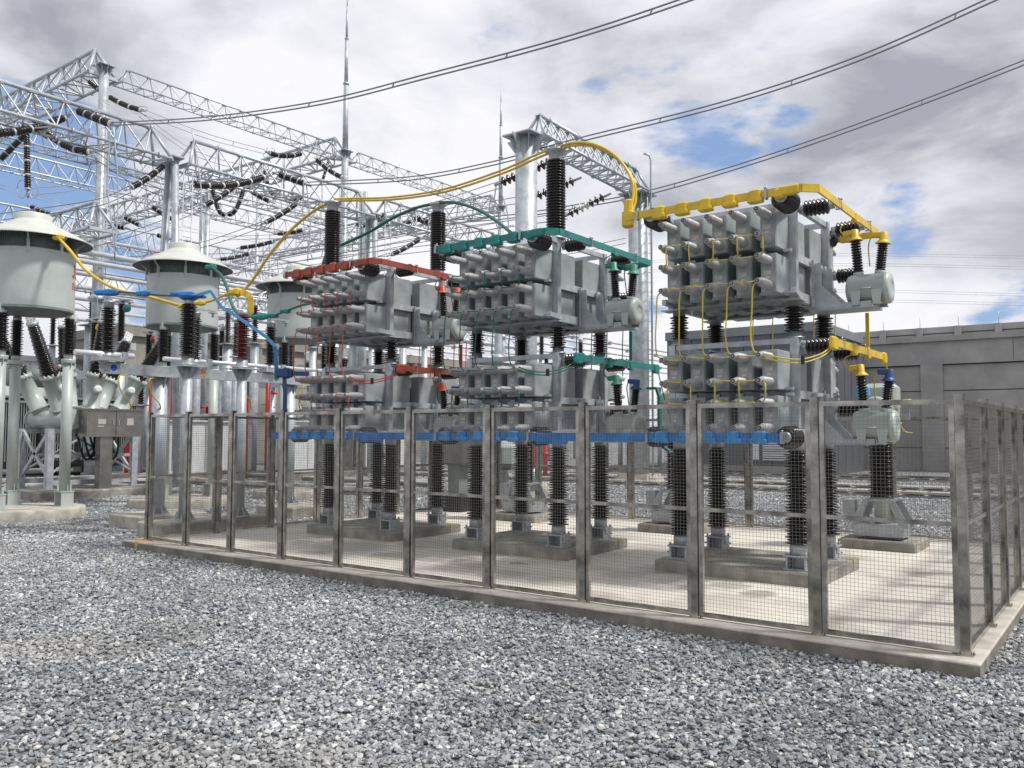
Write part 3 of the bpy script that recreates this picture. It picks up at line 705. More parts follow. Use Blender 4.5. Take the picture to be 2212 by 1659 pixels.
# ------------------------------------------------------------------ coil tanks on the side shelves
def make_coil(capA, capB, leadA, loc, label, zend, yend):
    r = empty('discharge_coil', loc, label, 'coil tank', 'pale coil tanks on the rack shelves')
    q = MB(); R = .165; L_ = .196
    q.lathe([(.02, -L_-.035), (.10, -L_-.028), (.152, -L_-.008), (R, -L_+.02), (R, L_-.03), (R+.004, L_-.028), (R+.004, L_+.0), (.155, L_+.018), (.15, L_+.022), (.06, L_+.036), (.055, L_+.03), (.02, L_+.036)], (0, 0, .182), (1, 0, 0), 34)
    q.build('tank', M['tank'], r)
    for sx in (-1, 1):
        for sy in (-1, 1):
            p = MB(); p.poly([(-.034, .0), (.034, .0), (.058, .16), (-.058, .16)], (sx*.105+.0, sy*.158, .0), (1, 0, 0), (0, 0, 1), .008)
            p.box((sx*.105, sy*.155, .004), (.09, .05, .008)); p.box((sx*.105, sy*.12, .15), (.10, .08, .01)); p.build('leg', M['tank'], r)
    p = MB(); p.tube([(-.05, -.164, .165), (-.05, -.19, .17), (.05, -.19, .17), (.05, -.164, .165)], .006, 6); p.build('handle', M['tank'], r)
    for sx, cm, top in ((-1, capA, (-.137, 0, .765)), (1, capB, (.15, 0, .70))):
        base = Vector((sx*.108, 0, .345)); top = Vector(top); ax = (top-base).normalized(); ln = (top-base).length
        b_ = MB(); b_.mat(0).lathe([(.055, -.02), (.055, .02), (.048, .03)], base, ax, 18)
        b_.mat(1).lathe(round_sheds(.028, ln-.03, 12, .036, .055), base, ax, 20)
        for k in range(5): a = k*1.256; 
        ob = b_.build('bushing', [M['tank'], M['porc']], r)
        c_ = MB(); c_.lathe([(.078, -.045), (.078, -.038), (.05, -.01), (.042, .0), (.042, .075), (.03, .082)], top, ax, 18)
        Z = ax; X = Vector((-1, 0, 0)); X = (X-Z*X.dot(Z)).normalized(); Y = Z.cross(X)
        c_.bevbox(top+Z*.05+X*.055, (.13, .07, .06), .010, (X, Y, Z)); c_.build('cap', cm, ob)
        ob['note'] = 1; del ob['note']
    b0 = Vector((-.137, 0, .81))
    w = MB(); w.tube([b0+Vector((-.12, 0, .0)), (-.29, yend*.3, .81+(zend-.81)*.3), (-.27, yend*.7, .81+(zend-.81)*.7), (-.155, yend, zend)], .007, 6, 5); w.build('lead_wire', leadA, r)
    w = MB(); w.tube([(.06, 0, .79), (.0, .03, .70), (-.02, .08, .60), (-.02, .12, .45)], .007, 6, 5); w.build('lead_wire', leadA, r)
    return r
for d, dx in enumerate(DX):
    capm = [M['yellow'], mat('green_cap', (.05, .26, .17), .45), mat('orange_cap', (.50, .09, .035), .45)][d]
    if d: capm = M['cap%d' % d] if 'cap%d' % d in M else M.setdefault('cap%d' % d, capm)
    lw = M[('yellow_wire', 'green_wire', 'red_wire')[d]]
    nm = ['yellow', 'green', 'orange'][d]
    make_coil(capm, capm, lw, (-1.262+dx, 2.80, 3.015), 'pale coil tank with two %s caps on the upper shelf of the %s' % (nm, WHICH[d]), .96, .02)
    make_coil(capm, M['blue_dark'], lw, (-1.235+dx, 2.80, 1.550), 'coil tank with one %s and one blue cap, lower shelf of the %s' % (nm, WHICH[d]), .96, -.12)
# ------------------------------------------------------------------ air core reactors on stilts
RX, RY0, RS = -16.5, .98, 3.3
def make_reactor():
    r = empty('air_core_reactor', (0, 0, 0), 'x', 'reactor', 'hatted reactors standing on stilts')
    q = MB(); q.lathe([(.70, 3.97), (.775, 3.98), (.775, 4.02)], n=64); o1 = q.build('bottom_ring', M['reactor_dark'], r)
    q = MB(); q.lathe([(.765, 4.02), (.775, 4.03)]+[(.775+.0015*(i % 2), 4.05+i*.055) for i in range(20)]+[(.785, 5.12), (.785, 5.15), (.70, 5.152)], n=72, caps=False); q.lathe([(.74, 4.06), (.2, 4.07)], n=48, caps=False); o2 = q.build('winding_shell', M['reactor'], r)
    q = MB(); q.lathe([(.70, 5.14), (.70, 5.47)], n=60, caps=False)
    for k in range(90):
        a = 2*PI*k/90; q.box((.705*math.cos(a), .705*math.sin(a), 5.30), (.012, .012, .30))
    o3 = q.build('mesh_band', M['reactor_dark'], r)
    q = MB(); q.mat(0).lathe([(1.075, 5.37), (1.08, 5.385), (.98, 5.44), (.80, 5.54), (.60, 5.64), (.42, 5.735), (.345, 5.79), (.335, 5.81), (.335, 5.91), (.31, 5.93), (.05, 5.94)], n=72, caps=False)
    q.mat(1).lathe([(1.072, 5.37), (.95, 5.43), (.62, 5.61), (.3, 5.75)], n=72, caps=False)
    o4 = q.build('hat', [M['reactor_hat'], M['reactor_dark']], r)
    q = MB()
    for k in range(8):
        a = 2*PI*(k+.35)/8; c, s = math.cos(a), math.sin(a)
        q.bar((.775*c, .775*s, 5.05), (.775*c, .775*s, 5.30), .03, .05); q.bar((.775*c, .775*s, 5.30), (.93*c, .93*s, 5.44), .03, .03); q.bar((.62*c, .62*s, 5.2), (.93*c, .93*s, 5.44), .02, .02)
    o5 = q.build('hat_brace', M['reactor'], r)
    for o_ in (o1, o2, o3, o4, o5): o_.location.z = -.18
    for k in range(3):
        a = math.radians(55+120*k); c, s = .70*math.cos(a), .70*math.sin(a)
        q = MB(); q.mat(0).box((c*1.04, s*1.04, 4.0), (.10, .10, .10)); q.lathe([(.075, 3.88), (.08, 3.89), (.08, 3.96), (.04, 3.97)], (c, s, 0), n=16)
        q.mat(1).lathe([(p[0], p[1]) for p in sheds(3.17, 3.89, 20, .07, .125, .105)], (c, s, 0), n=20); q.mat(0).lathe([(.085, 3.08), (.085, 3.18)], (c, s, 0), n=16)
        oi_ = q.build('insulator', [M['tank'], M['porc']], r); oi_.location.z = -.18
        q = MB(); q.lathe([(.13, 2.81), (.13, 2.84), (.135, 2.87), (.135, 2.90)], (c, s, 0), n=12); q.lathe([(.10, .30), (.10, 2.82)], (c, s, 0), n=22)
        for t in range(4):
            b_ = t*PI/2; q.box((c+.11*math.cos(b_), s+.11*math.sin(b_), 2.78), (.05, .012, .08) if t % 2 == 0 else (.012, .05, .08))
            q.box((c+.11*math.cos(b_), s+.11*math.sin(b_), .36), (.06, .012, .12) if t % 2 == 0 else (.012, .06, .12))
        q.box((c, s, .285), (.30, .26, .025)); 
        for sx in (-1, 1): q.box((c+sx*.13, s, .14), (.02, .24, .27))
        q.box((c, s, .012), (.32, .26, .02)); q.build('leg', M['tank'], r)
    return r
rc0 = make_reactor()
for i, lab in enumerate(('largest hatted grey reactor on stilts at the left edge, yellow cable plugged under its hat', 'middle hatted grey reactor on stilts, green cable plugged under its hat', 'hatted grey reactor half hidden behind the rack with red bars')):
    y = RY0+RS*i
    ob = rc0 if i == 0 else copy_tree(rc0)
    ob.location = (RX, y, .2); ob['label'] = lab
    pad = MB(); pad.lathe([(1.08, -.1), (1.08, 0), (1.07, .18), (1.05, .2), (.02, .203)], n=64, caps=False)
    p = pad.build('round_pad', M['concrete_light'], loc=(RX+.08, y-.02, 0)); tag(p, 'round concrete pad under the %s hatted reactor' % ('nearest', 'second', 'third')[i], 'pad', 'round pads under the reactors')
q = MB()
def stroke(u, z, w, h):      # lettering on the shell: u = angle in degrees
    for k in range(2):
        a = math.radians(u+k*w/2); q.box((.779*math.cos(a), .779*math.sin(a), z), (.004, .779*math.radians(w/2)*1.05, h), (Vector((math.cos(a), math.sin(a), 0)), Vector((-math.sin(a), math.cos(a), 0)), Vector((0, 0, 1))))
for ang in (50,):
    stroke(ang-3, 4.83, 2, .26); stroke(ang-7, 4.72, 5, .05); stroke(ang+3, 4.83, 2, .26); stroke(ang+4, 4.72, 7, .05)
    for k in range(3):
        stroke(ang-7, 4.57-k*.05, 5, .022); stroke(ang+2, 4.57-k*.05, 6, .022)
    stroke(ang-5, 4.53, 1.4, .16); stroke(ang+4.5, 4.53, 1.4, .16)
lo_ = q.build('lettering', M['letter'], rc0); lo_.location.z = -.18
for ob in [o for o in scene.collection.objects if o.name.startswith('air_core_reactor') and o != rc0]:
    c = bpy.data.objects.new('lettering', q and bpy.data.objects['lettering'].data); scene.collection.objects.link(c); c.parent = ob; c.location.z = -.18

# ------------------------------------------------------------------ pads, posts and the long beam with coloured dots
def pad_box(c, size, mt, label, bev=.02):
    mb = MB(); mb.bevbox((0, 0, size[2]/2-.05), (size[0], size[1], size[2]+.1), bev); o = mb.build('concrete_pad', mt, loc=(c[0], c[1], 0)); return tag(o, label, 'pad', 'concrete pads in the gravel')
pad_box((-13.05, 1.75), (1.0, 1.3, .23), M['concrete_light'], 'concrete pad under the nearer thick column of the dotted beam')
pad_box((-12.55, 4.45), (1.1, 1.2, .22), M['concrete_light'], 'concrete pad under the farther thick column of the dotted beam')
pad_box((-11.4, 1.6), (.75, 2.0, .25), M['concrete_light'], 'long concrete pad under the two slim posts left of the fence')
def column(name, x, y, z0, z1, rad, label, plate=.2, cat='column', group=None, flare=True, mt='galv_col'):
    r = empty(name, (x, y, z0), label, cat, group); h = z1-z0
    q = MB(); q.lathe([(rad, 0), (rad, h-.02)], n=28); q.build('shaft', M[mt], r)
    q = MB(); q.box((0, 0, h-.008), (plate*2, plate*2, .018)); q.lathe([(rad+.10, .0), (rad+.10, .02)], n=24)
    for k in range(8):
        a = k*PI/4; c, s = math.cos(a), math.sin(a); X = Vector((c, s, 0))
        ln = plate-rad
        if k % 2 == 0 and flare: q.poly([(0, 0), (.02, 0), (ln, .16), (0, .16)], Vector((c*rad, s*rad, h-.18)), X, (0, 0, 1), .01)
        q.poly([(0, 0), (.09, 0), (0, .14)], Vector((c*rad, s*rad, .02)), X, (0, 0, 1), .01)
    q.build('end_plates', M[mt], r); return r
BX = -12.8
column('steel_column', BX, 1.56, .22, 2.63, .125, 'nearer thick galvanised column under the beam with the blue dot', .2, group='columns under the dotted beam')
column('steel_column', BX, 4.38, .22, 2.63, .125, 'farther thick galvanised column under the beam with the green dot', .2, group='columns under the dotted beam')
column('steel_column', -11.41, 1.20, .25, 2.73, .085, 'slim galvanised post under the black insulator with the blue hood', .2, group='slim posts left of the fence')
column('steel_column', -11.17, 2.07, .25, 2.73, .085, 'slim galvanised post under the red brown arrester', .2, group='slim posts left of the fence')
r = empty('support_beam', (BX, .44, 2.63), 'horizontal galvanised beam marked with blue, orange and green dots', 'beam')
q = MB(); q.bbox((-.07, .10, 0), (.07, 6.8, .18)); q.bbox((.055, .0, .02), (.065, .12, .17)); q.build('beam', M['galv'], r)
for y, mt in ((.24, 'blue_dot'), (1.93, 'orange_tape'), (3.56, 'green_dot')):
    q = MB(); q.lathe([(.055, 0), (.055, .003)], (.0705, y, .10), (1, 0, 0), 24, smooth=False); q.build('phase_dot', M[mt], r)
def insulator_post(name, x, y, z, zs, n, rc, rb, mt, label, cat, group=None, topr=.075):
    r = empty(name, (x, y, z), label, cat, group); h = zs
    q = MB(); q.lathe([(.16, 0), (.16, .018), (.10, .02), (.095, .16), (rc, .17)], n=20); q.build('bottom_flange', M['galv'], r)
    q = MB(); q.lathe(sheds(.16, h-.09, n, rc, rb, rb*.86), n=24); q.build('shed_stack', M[mt], r)
    q = MB(); q.lathe([(rc, h-.095), (topr, h-.09), (topr, h)], n=20); q.build('top_flange', M['galv'], r); return r
A = insulator_post('post_insulator', -11.41, 1.20, 2.74, 1.10, 26, .072, .135, 'porc', 'black post insulator with a blue hood, in front of the middle hatted reactor', 'insulator')
q = MB(); X_ = (RT.cross(Vector((0, 0, 1)))).normalized(); rt = Vector((RT.x, RT.y, 0)).normalized()
q.bevbox((-.10*rt.x, -.10*rt.y, 1.17), (.38, .16, .07), .02, (rt, Vector((-rt.y, rt.x, 0)), Vector((0, 0, 1)))); q.lathe([(.10, 1.07), (.2, 1.13), (.17, 1.15)], n=8)
q.bevbox((.14*rt.x, .14*rt.y, 1.13), (.26, .13, .05), .015, (rt, Vector((-rt.y, rt.x, 0)), Vector((0, 0, 1)))); q.build('hood', M['blue'], A)
B = insulator_post('surge_arrester', -11.17, 2.07, 2.74, .98, 19, .066, .125, 'porc_red', 'red brown arrester with yellow cable ends, beside the hatted reactors', 'arrester', topr=.085)
def disconnector(y, label):
    r = empty('earthing_switch', (BX, y, 2.81), label, 'switch', 'switch poles on the dotted beam')
    q = MB(); q.box((0, 0, .06), (.30, .42, .07)); q.box((.0, .0, .012), (.34, .12, .02))
    for sx in (-1, 1):
        for sy in (-1, 1): q.cyl((sx*.12, sy*.17, -.01), (sx*.12, sy*.17, .12), .012, n=6)
    q.box((0, .27, .13), (.16, .10, .13)); q.build('base_casting', M['galv'], r)
    q = MB(); q.lathe([(.12, .10), (.10, .13), (.085, .2)], n=18); q.build('lower_flange', M['galv'], r); q = MB(); q.lathe([(.06, .92), (.085, .93), (.085, 1.0), (.10, 1.01), (.10, 1.03)], n=18); q.build('upper_flange', M['galv'], r)
    q = MB(); q.lathe(sheds(.19, .93, 20, .062, .12, .10), n=22); q.build('shed_stack', M['porc'], r)
    q = MB(); q.box((0, .16, 1.10), (.05, .50, .025)); q.box((0, 0, 1.06), (.08, .08, .08)); q.box((0, .36, 1.06), (.10, .12, .02)); q.cyl((0, .36, .98), (0, .36, 1.06), .02); q.build('contact_arm', M['galv'], r)
    return r
disconnector(.60, 'black switch pole near the blue dot at the left end of the beam'); disconnector(2.22, 'black switch pole near the orange dot, just behind the blue hooded insulator'); disconnector(3.9, 'black switch pole near the green dot beside the blue riser')
q = MB(); q.cyl((0, 0, 0), (0, 1.0, 0), .045, n=16); q.cyl((0, 1.55, 0), (0, 5.2, 0), .038, n=16)
tag(q.build('drive_tube', M['alu'], loc=(BX+.02, .05, 2.95)), 'shiny horizontal drive tube lying above the dotted beam', 'tube')

# earth straps hanging under the beam
for i, (x, y, z) in enumerate(((BX+.1, .9, 2.62), (-11.2, 2.2, 2.66), (BX+.12, 4.75, 2.62), (BX+.1, 1.45, 2.6))):
    mb = MB(); mb.tube([(x, y, z), (x+.05, y-.18, z-.05), (x+.05, y-.12, z-.30), (x+.05, y+.02, z-.45), (x-.02, y+.1, z-.6)], .011, 6, 5)
    tag(mb.build('earth_strap', M['earth_strap']), ('yellow green strap hanging near the blue dot of the beam', 'yellow green strap looping from the red brown arrester post', 'yellow green strap hanging near the green dot of the beam', 'yellow green strap hanging beside the nearer beam column')[i], 'strap', 'yellow green earth straps')

# ------------------------------------------------------------------ big breakers
def make_breaker():
    r = empty('circuit_breaker', (0, 0, 0), 'x', 'breaker', 'grey breakers with slanted black bushings')
    for ph, (oy, ly) in enumerate(((-.70, -.47), (0, 0), (.70, .50))):
        q = MB(); q.lathe([(.18, -1.0), (.23, -.97), (.23, .97), (.18, 1.0)], (0, oy, 1.78), (1, 0, 0), 28)
        for sx in (-.97, .97): q.lathe([(.27, -.02), (.27, .02)], (sx, oy, 1.78), (1, 0, 0), 24)
        q.build('tank', M['tank'], r)
        for sx in (-1, 1):
            base = Vector((sx*.52, oy, 1.90)); ax = Vector((sx*.23, ly, 1)).normalized()
            q = MB(); q.mat(0).lathe([(.20, 0), (.20, .16), (.27, .17), (.27, .21), (.205, .22), (.205, 1.02), (.24, 1.03), (.24, 1.10), (.20, 1.13)], base, ax, 26)
            for k in range(14):
                a = 2*PI*k/14; Xq = ax.orthogonal().normalized(); Yq = ax.cross(Xq)
                q.cyl(base+ax*1.0+(Xq*math.cos(a)+Yq*math.sin(a))*.225, base+ax*1.16+(Xq*math.cos(a)+Yq*math.sin(a))*.225, .02, n=5)
            ob = q.build('bushing_turret', M['tank'], r)
            q = MB(); pr = [(rr*(1-.28*k/40), z) for k, (rr, z) in enumerate(sheds(1.12, 2.42, 26, .155, .205, .185))][:]
            sp_ = sheds(1.12, 2.42, 26, .15, .205, .185); pr = [(rr*(1-.30*(z-1.12)/1.3), z) for rr, z in sp_]
            q.lathe(pr, base, ax, 24); q.build('porcelain', M['porc'], ob)
            q = MB(); q.mat(1).lathe([(.11, 2.41), (.14, 2.44), (.14, 2.50), (.08, 2.53)], base, ax, 18)
            Yv = Vector((0, 1, 0)); Yv = (Yv-ax*Yv.dot(ax)).normalized(); Xv = Yv.cross(ax)
            q.mat(0).box(base+ax*2.66, (.03, .22, .26), (Xv, Yv, ax)); 
            for u in (-1, 0, 1):
                for w in (-1, 0, 1): q.mat(1).cyl(base+ax*(2.66+w*.08)+Yv*u*.07-Xv*.03, base+ax*(2.66+w*.08)+Yv*u*.07+Xv*.03, .014, n=6)
            q.build('terminal_pad', [M['white'], M['galv']], ob)
        q = MB(); q.mat(1).lathe([(.035, 0), (.03, .05), (.045, .06), (.03, .08), (.045, .1), (.03, .12), (.045, .14), (.03, .16), (.03, .2)], (.98, oy+.9*ly, 2.85), (.4, .25, 1), 12); q.mat(0).cyl((1.05, oy+.9*ly+.04, 3.02), (1.09, oy+.9*ly+.06, 3.12), .045); q.build('relief_valve', [M['galv'], M['porc_red']], r)
        q = MB(); q.lathe([(.09, 0), (.10, .03), (.10, .12), (.05, .14)], (.84, oy+.4*ly, 2.55), (1, -.2, .1), 18); q.build('gauge', M['white'], r)
    q = MB()
    for y in (-1.1, 1.1):
        for x in (-.75, .75): q.box((x, y, .75), (.16, .16, 1.5)); q.box((x, y, .02), (.3, .3, .03))
        q.bar((-.75, y, .3), (.75, y, 1.5), .05, .1); q.bar((.75, y, .3), (-.75, y, 1.5), .05, .1)
    for x in (-.75, .75): q.box((x, 0, 1.48), (.14, 2.4, .12)); q.bar((x, -1.1, .4), (x, .6, 1.40), .1, .04); q.bar((x, 1.1, .4), (x, -.6, 1.40), .1, .04); q.box((x, 0, .85), (.05, 2.2, .08)); q.box((x, 0, .18), (.1, 2.4, .12))
    q.build('support_frame', M['frame'], r)
    q = MB(); q.mat(0).box((1.18, .22, 1.68), (.44, 1.46, .68)); q.box((1.18, .22, 2.035), (.52, 1.56, .03)); q.box((1.405, .22, 1.36), (.02, 1.46, .05))
    q.mat(1).box((1.4035, .24, 1.68), (.004, .012, .62)); q.mat(2).box((1.41, .17, 1.70), (.02, .03, .14)); q.box((1.41, .31, 1.70), (.02, .03, .14)); q.box((1.2, -.52, 1.70), (.03, .02, .14))
    q.mat(3).box((1.404, -.13, 1.72), (.004, .20, .13)); q.mat(4).box((1.405, -.16, 1.60), (.005, .15, .022)); q.mat(3).box((1.404, .62, 1.72), (.004, .18, .18))
    q.build('control_cabinet', [M['cabinet'], M['hole'], M['galv'], M['label'], M['label_w']], r)
    q = MB(); q.box((1.25, .02, .64), (.24, .32, 1.5)); q.box((1.1, .45, .3), (.2, .6, .10)); q.build('cabinet_post', M['cabinet'], r)
    q = MB()
    for k in range(5):
        yy = -.5+.16*k; q.tube([(.9, yy, 1.4), (.95, yy+.1, .95), (.9, yy+.25, .75), (.85, yy+.45, .9), (.8, yy+.5, 1.5)], .03, 8, 6)
    q.build('cable_loop', M['black'], r)
    return r
bk = make_breaker(); bk.location = (-21.6, 4.55, .2); bk['label'] = 'nearest grey breaker with slanted black bushings and a steel cabinet, left of the fence'
place_copy(bk, (-24.5, 15.5, .2), 'breaker with slanted black bushings far behind the rack with red bars')
pad_box((-21.3, 4.5), (2.6, 3.2, .22), M['concrete'], 'wide concrete pad under the nearest breaker', .03)
pad_box((-24.4, 15.6), (3.0, 4.2, .22), M['concrete'], 'wide concrete pad under the far breaker', .03)

mb = MB(); mb.mat(0).box((0, 0, .005), (.07, .24, .01)); mb.box((0, -.125, -.03), (.07, .01, .06)); mb.mat(1).box((0, -.127, -.09), (.07, .01, .07))
tag(mb.build('earth_strap', [M['orange_tape'], M['galv']], loc=(-10.35, -.075, K)), 'short earth strap folded over the kerb at the left fence corner', 'strap', 'folded earth straps')
# ------------------------------------------------------------------ current transformers inside the rear of the yard
def make_ct():
    r = empty('current_transformer', (0, 0, 0), 'x', 'transformer', 'slim current transformers at the rear of the fenced yard')
    q = MB(); q.box((0, 0, .12), (.62, .50, .16)); 
    for sx in (-1, 1):
        for sy in (-1, 1): q.poly([(.12, .52), (.20, .52), (.36, .22), (.36, .16), (.26, .16)], (0, sy*.20, 0), (sx, 0, 0), (0, 0, 1), .018)
    q.box((0, 0, .52), (.36, .42, .03)); q.box((-.42, .05, .38), (.16, .26, .24)); q.build('base_frame', M['galv'], r)
    q = MB(); q.lathe([(.10, .20), (.10, .50), (.15, .53), (.15, .56)], n=22); q.build('lower_tank', M['tank'], r)
    q = MB(); q.lathe(sheds(.56, 1.30, 22, .13, .185, .165), n=26); q.build('porcelain', M['porc'], r)
    q = MB(); q.lathe([(.14, 1.29), (.15, 1.31), (.15, 1.38), (.26, 1.52), (.27, 1.57)], n=26)
    q.lathe([(.06, -.28), (.17, -.27), (.20, -.24), (.20, .24), (.17, .27), (.06, .28)], (0, 0, 1.72), (0, 1, 0), 34)
    q.bevbox((.02, 0, 1.82), (.44, .36, .56), .06); q.build('head', M['tank'], r)
    q = MB(); q.box((.42, -.1, 1.82), (.26, .10, .06)); q.box((.34, -.1, 1.68), (.10, .10, .16)); q.build('terminal', M['galv'], r)
    return r
ct = make_ct()
for i, (x, c) in enumerate(((-1.85, 'yellow'), (-4.9, 'teal'), (-7.85, 'orange red'))):
    o = ct if i == 0 else copy_tree(ct); o.location = (x, 5.65, K+.12); o['label'] = 'current transformer behind the %s, head beside the lower coil tank' % WHICH[i]
    mb = MB(); mb.bevbox((0, 0, .0), (.98, .86, .24), .015); mb.box((-.25, -.435, .06), (.06, .008, .11))
    tag(mb.build('concrete_pad', M['concrete'], loc=(x, 5.68, K)), 'small concrete pad under the current transformer behind the %s' % WHICH[i], 'pad', 'small pads at the rear of the yard')
mb = MB(); mb.bevbox((0, 0, 0), (.26, .12, .055), .015); mb.bevbox((-.1, 0, .01), (.12, .14, .07), .02); tag(mb.build('terminal_cover', M['yellow'], loc=(-1.37, 5.5, 2.07)), 'yellow terminal cover sticking out right of the lower coil tank', 'cover')
mb = MB(); mb.ribbon([(0, 0, 0), (0, 0, -.75), (.22, .0, -.95)], .10, .03, (0, 1, 0)); mb.bevbox((0, 0, .02), (.16, .10, .06), .02); tag(mb.build('bar_link', M['yellow'], loc=(-2.42, 5.2, 2.62)), 'upright yellow link bar behind the lower tier of the right hand rack', 'bar')
mb = MB(); mb.bevbox((0, 0, 0), (.17, .12, .17), .03); mb.bar((-.05, 0, -.05), (-.05, 0, -.45), .05, .03); tag(mb.build('terminal_cover', M['blue_light'], loc=(-1.98, 5.3, 2.22)), 'bright blue cover between the two caps of the lower right coil tank', 'cover')
mb = MB(); mb.ribbon([(0, 0, .0), (.14, 0, 0), (.18, 0, -.12), (.18, 0, -.75), (.4, 0, -.9), (.75, 0, -.9)], .08, .03, (0, 1, 0)); tag(mb.build('bar_link', M['teal'], loc=(-4.33, 3.6, 2.26)), 'bent teal link bar beside the lower coil tank of the middle rack', 'bar')

# ------------------------------------------------------------------ coloured cables between the equipment
def cable(pts, rad, mt, label, twin=0, name='cable', sub=10):
    P3 = [at(*p) if len(p) == 3 else Vector(p) for p in pts]
    offs = [Vector((0, 0, 0))] if not twin else [Vector((0, .0, twin/2)), Vector((.02, .02, -twin/2))]
    mb = MB()
    for o in offs: mb.tube([p+o for p in P3], rad, 8, sub)
    return tag(mb.build(name, mt), label, 'cable')
cable([(126, 514, 16.2), (150, 540, 15.9), (190, 587, 15.6), (250, 624, 15.2), (325, 642, 14.8), (392, 661, 14.5)], .029, M['yellow'], 'thick yellow cable sagging from the left reactor to the hooded insulator')
cable([(425, 655, 14.4), (455, 650, 14.4), (490, 636, 14.35), (515, 631, 14.3)], .022, M['yellow'], 'short yellow braid between the hooded insulator and the arrester', name='cable')
cable([(522, 632, 14.25), (545, 606, 14.2), (590, 540, 13.9), (640, 486, 13.7), (690, 448, 13.5), (722, 436, 13.4)], .023, M['yellow'], 'thick yellow cable climbing from the arrester to the first tall insulator')
cable([(722, 432, 13.4), (760, 431, 13.2), (850, 428, 12.8), (960, 411, 12.2), (1080, 372, 11.5), (1150, 341, 11.1), (1195, 322, 10.9)], .016, M['yellow'], 'long yellow twin cable sagging between two tall insulators', .035)
cable([(1205, 320, 10.86), (1240, 311, 10.5), (1285, 315, 10.2), (1330, 340, 9.95), (1362, 385, 9.8), (1368, 425, 9.75), (1360, 455, 9.7)], .017, M['yellow'], 'yellow twin cable arching down to the left end of the yellow bar', .03)
q = MB(); c = at(1357, 468, 9.68); q.bevbox(c+Vector((0, 0, -.03)), (.13, .10, .20), .02); q.bevbox(c+Vector((.005, 0, .12)), (.10, .08, .16), .02); q.bevbox(c+Vector((.10, 0, .0)), (.12, .05, .09), .01)
tag(q.build('cable_boot', M['yellow']), 'big yellow boot where the arching cable meets the bar', 'cover')
for i, (p, sz, mt, lab) in enumerate((((126, 513, 16.2), (.22, .10, .10), 'yellow', 'yellow plug under the hat of the left reactor'), ((398, 661, 14.5), (.22, .08, .08), 'yellow', 'yellow joint just left of the hooded insulator'),
        ((432, 655, 14.4), (.20, .08, .07), 'yellow', 'yellow joint just right of the hooded insulator'), ((510, 631, 14.28), (.24, .14, .12), 'yellow', 'yellow hub joint on top of the arrester'),
        ((455, 577, 18.6), (.26, .10, .10), 'teal', 'teal plug under the hat of the middle reactor'), ((561, 685, 15.2), (.30, .10, .08), 'teal', 'left teal joint on the green braid'), ((585, 682, 15.2), (.30, .08, .07), 'teal', 'middle teal joint on the green braid'), ((617, 672, 15.0), (.2, .07, .07), 'teal', 'right teal joint on the green braid'),
        ((231, 632, 14.6), (.42, .12, .09), 'blue', 'blue hood over the switch pole by the blue dot'), ((310, 634, 14.4), (.26, .08, .08), 'blue', 'blue joint on the thin lead across the middle reactor'),
        ((614, 806, 13.4), (.30, .10, .14), 'blue_dark', 'dark blue junction at the foot of the blue strap'))):
    q = MB(); rr = Vector((RT.x, RT.y, 0)).normalized(); q.bevbox((0, 0, 0), sz, min(sz)*.28, (rr, Vector((-rr.y, rr.x, 0)), Vector((0, 0, 1)))); q.bevbox(rr*(sz[0]*.1), (sz[0]*.5, sz[1]*1.25, sz[2]*1.25), min(sz)*.3, (rr, Vector((-rr.y, rr.x, 0)), Vector((0, 0, 1))))
    tag(q.build('cable_joint', M[mt], loc=at(*p)), lab, 'cable joint', 'coloured cable joints')
q = MB(); p0 = at(522, 640, 14.2); q.ribbon([p0+Vector((0, 0, .07)), p0+Vector((.12, .08, .0)), p0+Vector((.13, .09, -.28))], .10, .025, RT); tag(q.build('strap', M['yellow']), 'yellow strap bent down over the top of the arrester', 'strap')
cable([(458, 578, 18.5), (478, 596, 18.2), (492, 625, 17.6), (500, 655, 16.8), (512, 675, 15.8), (528, 685, 15.2)], .036, M['green_wire'], 'green cable hanging from the middle reactor down to the arrester')
cable([(535, 683, 15.2), (560, 687, 15.2), (590, 682, 15.2), (620, 671, 15), (650, 660, 14.8), (672, 655, 14.6)], .02, M['green_wire'], 'green braid crossing in front of the third reactor')
cable([(692, 600, 14.3), (698, 570, 14.2), (712, 540, 14.1), (745, 526, 14.0), (800, 500, 13.9), (850, 470, 13.7), (900, 449, 13.55), (938, 440, 13.45)], .026, M['green_wire'], 'green cable rising behind the first tall insulator to the second')
cable([(945, 437, 13.4), (985, 438, 13), (1030, 452, 12.5), (1070, 476, 12), (1105, 503, 11.4)], .024, M['green_wire'], 'green cable falling from the second tall insulator to the teal bar')
def strap(pts, w, mt, label, up=None):
    mb = MB(); mb.ribbon([at(*p) for p in pts], w, .012, up or (0, 0, 1)); return tag(mb.build('strap', M[mt]), label, 'strap')
strap([(255, 630, 14.6), (300, 634, 14.4), (345, 638, 14.3), (385, 640, 14.1)], .03, 'blue_dark', 'thin dark blue lead crossing in front of the middle reactor')
strap([(425, 638, 13.8), (455, 629, 13.7), (478, 662, 13.6), (530, 696, 13.55), (575, 728, 13.45), (595, 749, 13.4)], .05, 'blue_light', 'light blue flat strap slanting down right past the red brown arrester')
strap([(594, 749, 13.4), (598, 806, 13.4)], .06, 'blue', 'upright blue strap end above the junction by the green dot', RT)
strap([(614, 806, 13.4), (616, 850, 13.35), (614, 935, 13.3)], .065, 'blue_dark', 'upright dark blue bar dropping behind the fence to the long blue bar', RT)
strap([(614, 806, 13.4), (665, 808, 13.4)], .07, 'blue_dark', 'short dark blue bar between the junction and the left hand rack', None)
strap([(592, 942, 12.85), (632, 943, 12.75)], .085, 'blue', 'left stub of the long blue bar meeting the upright bar', None)
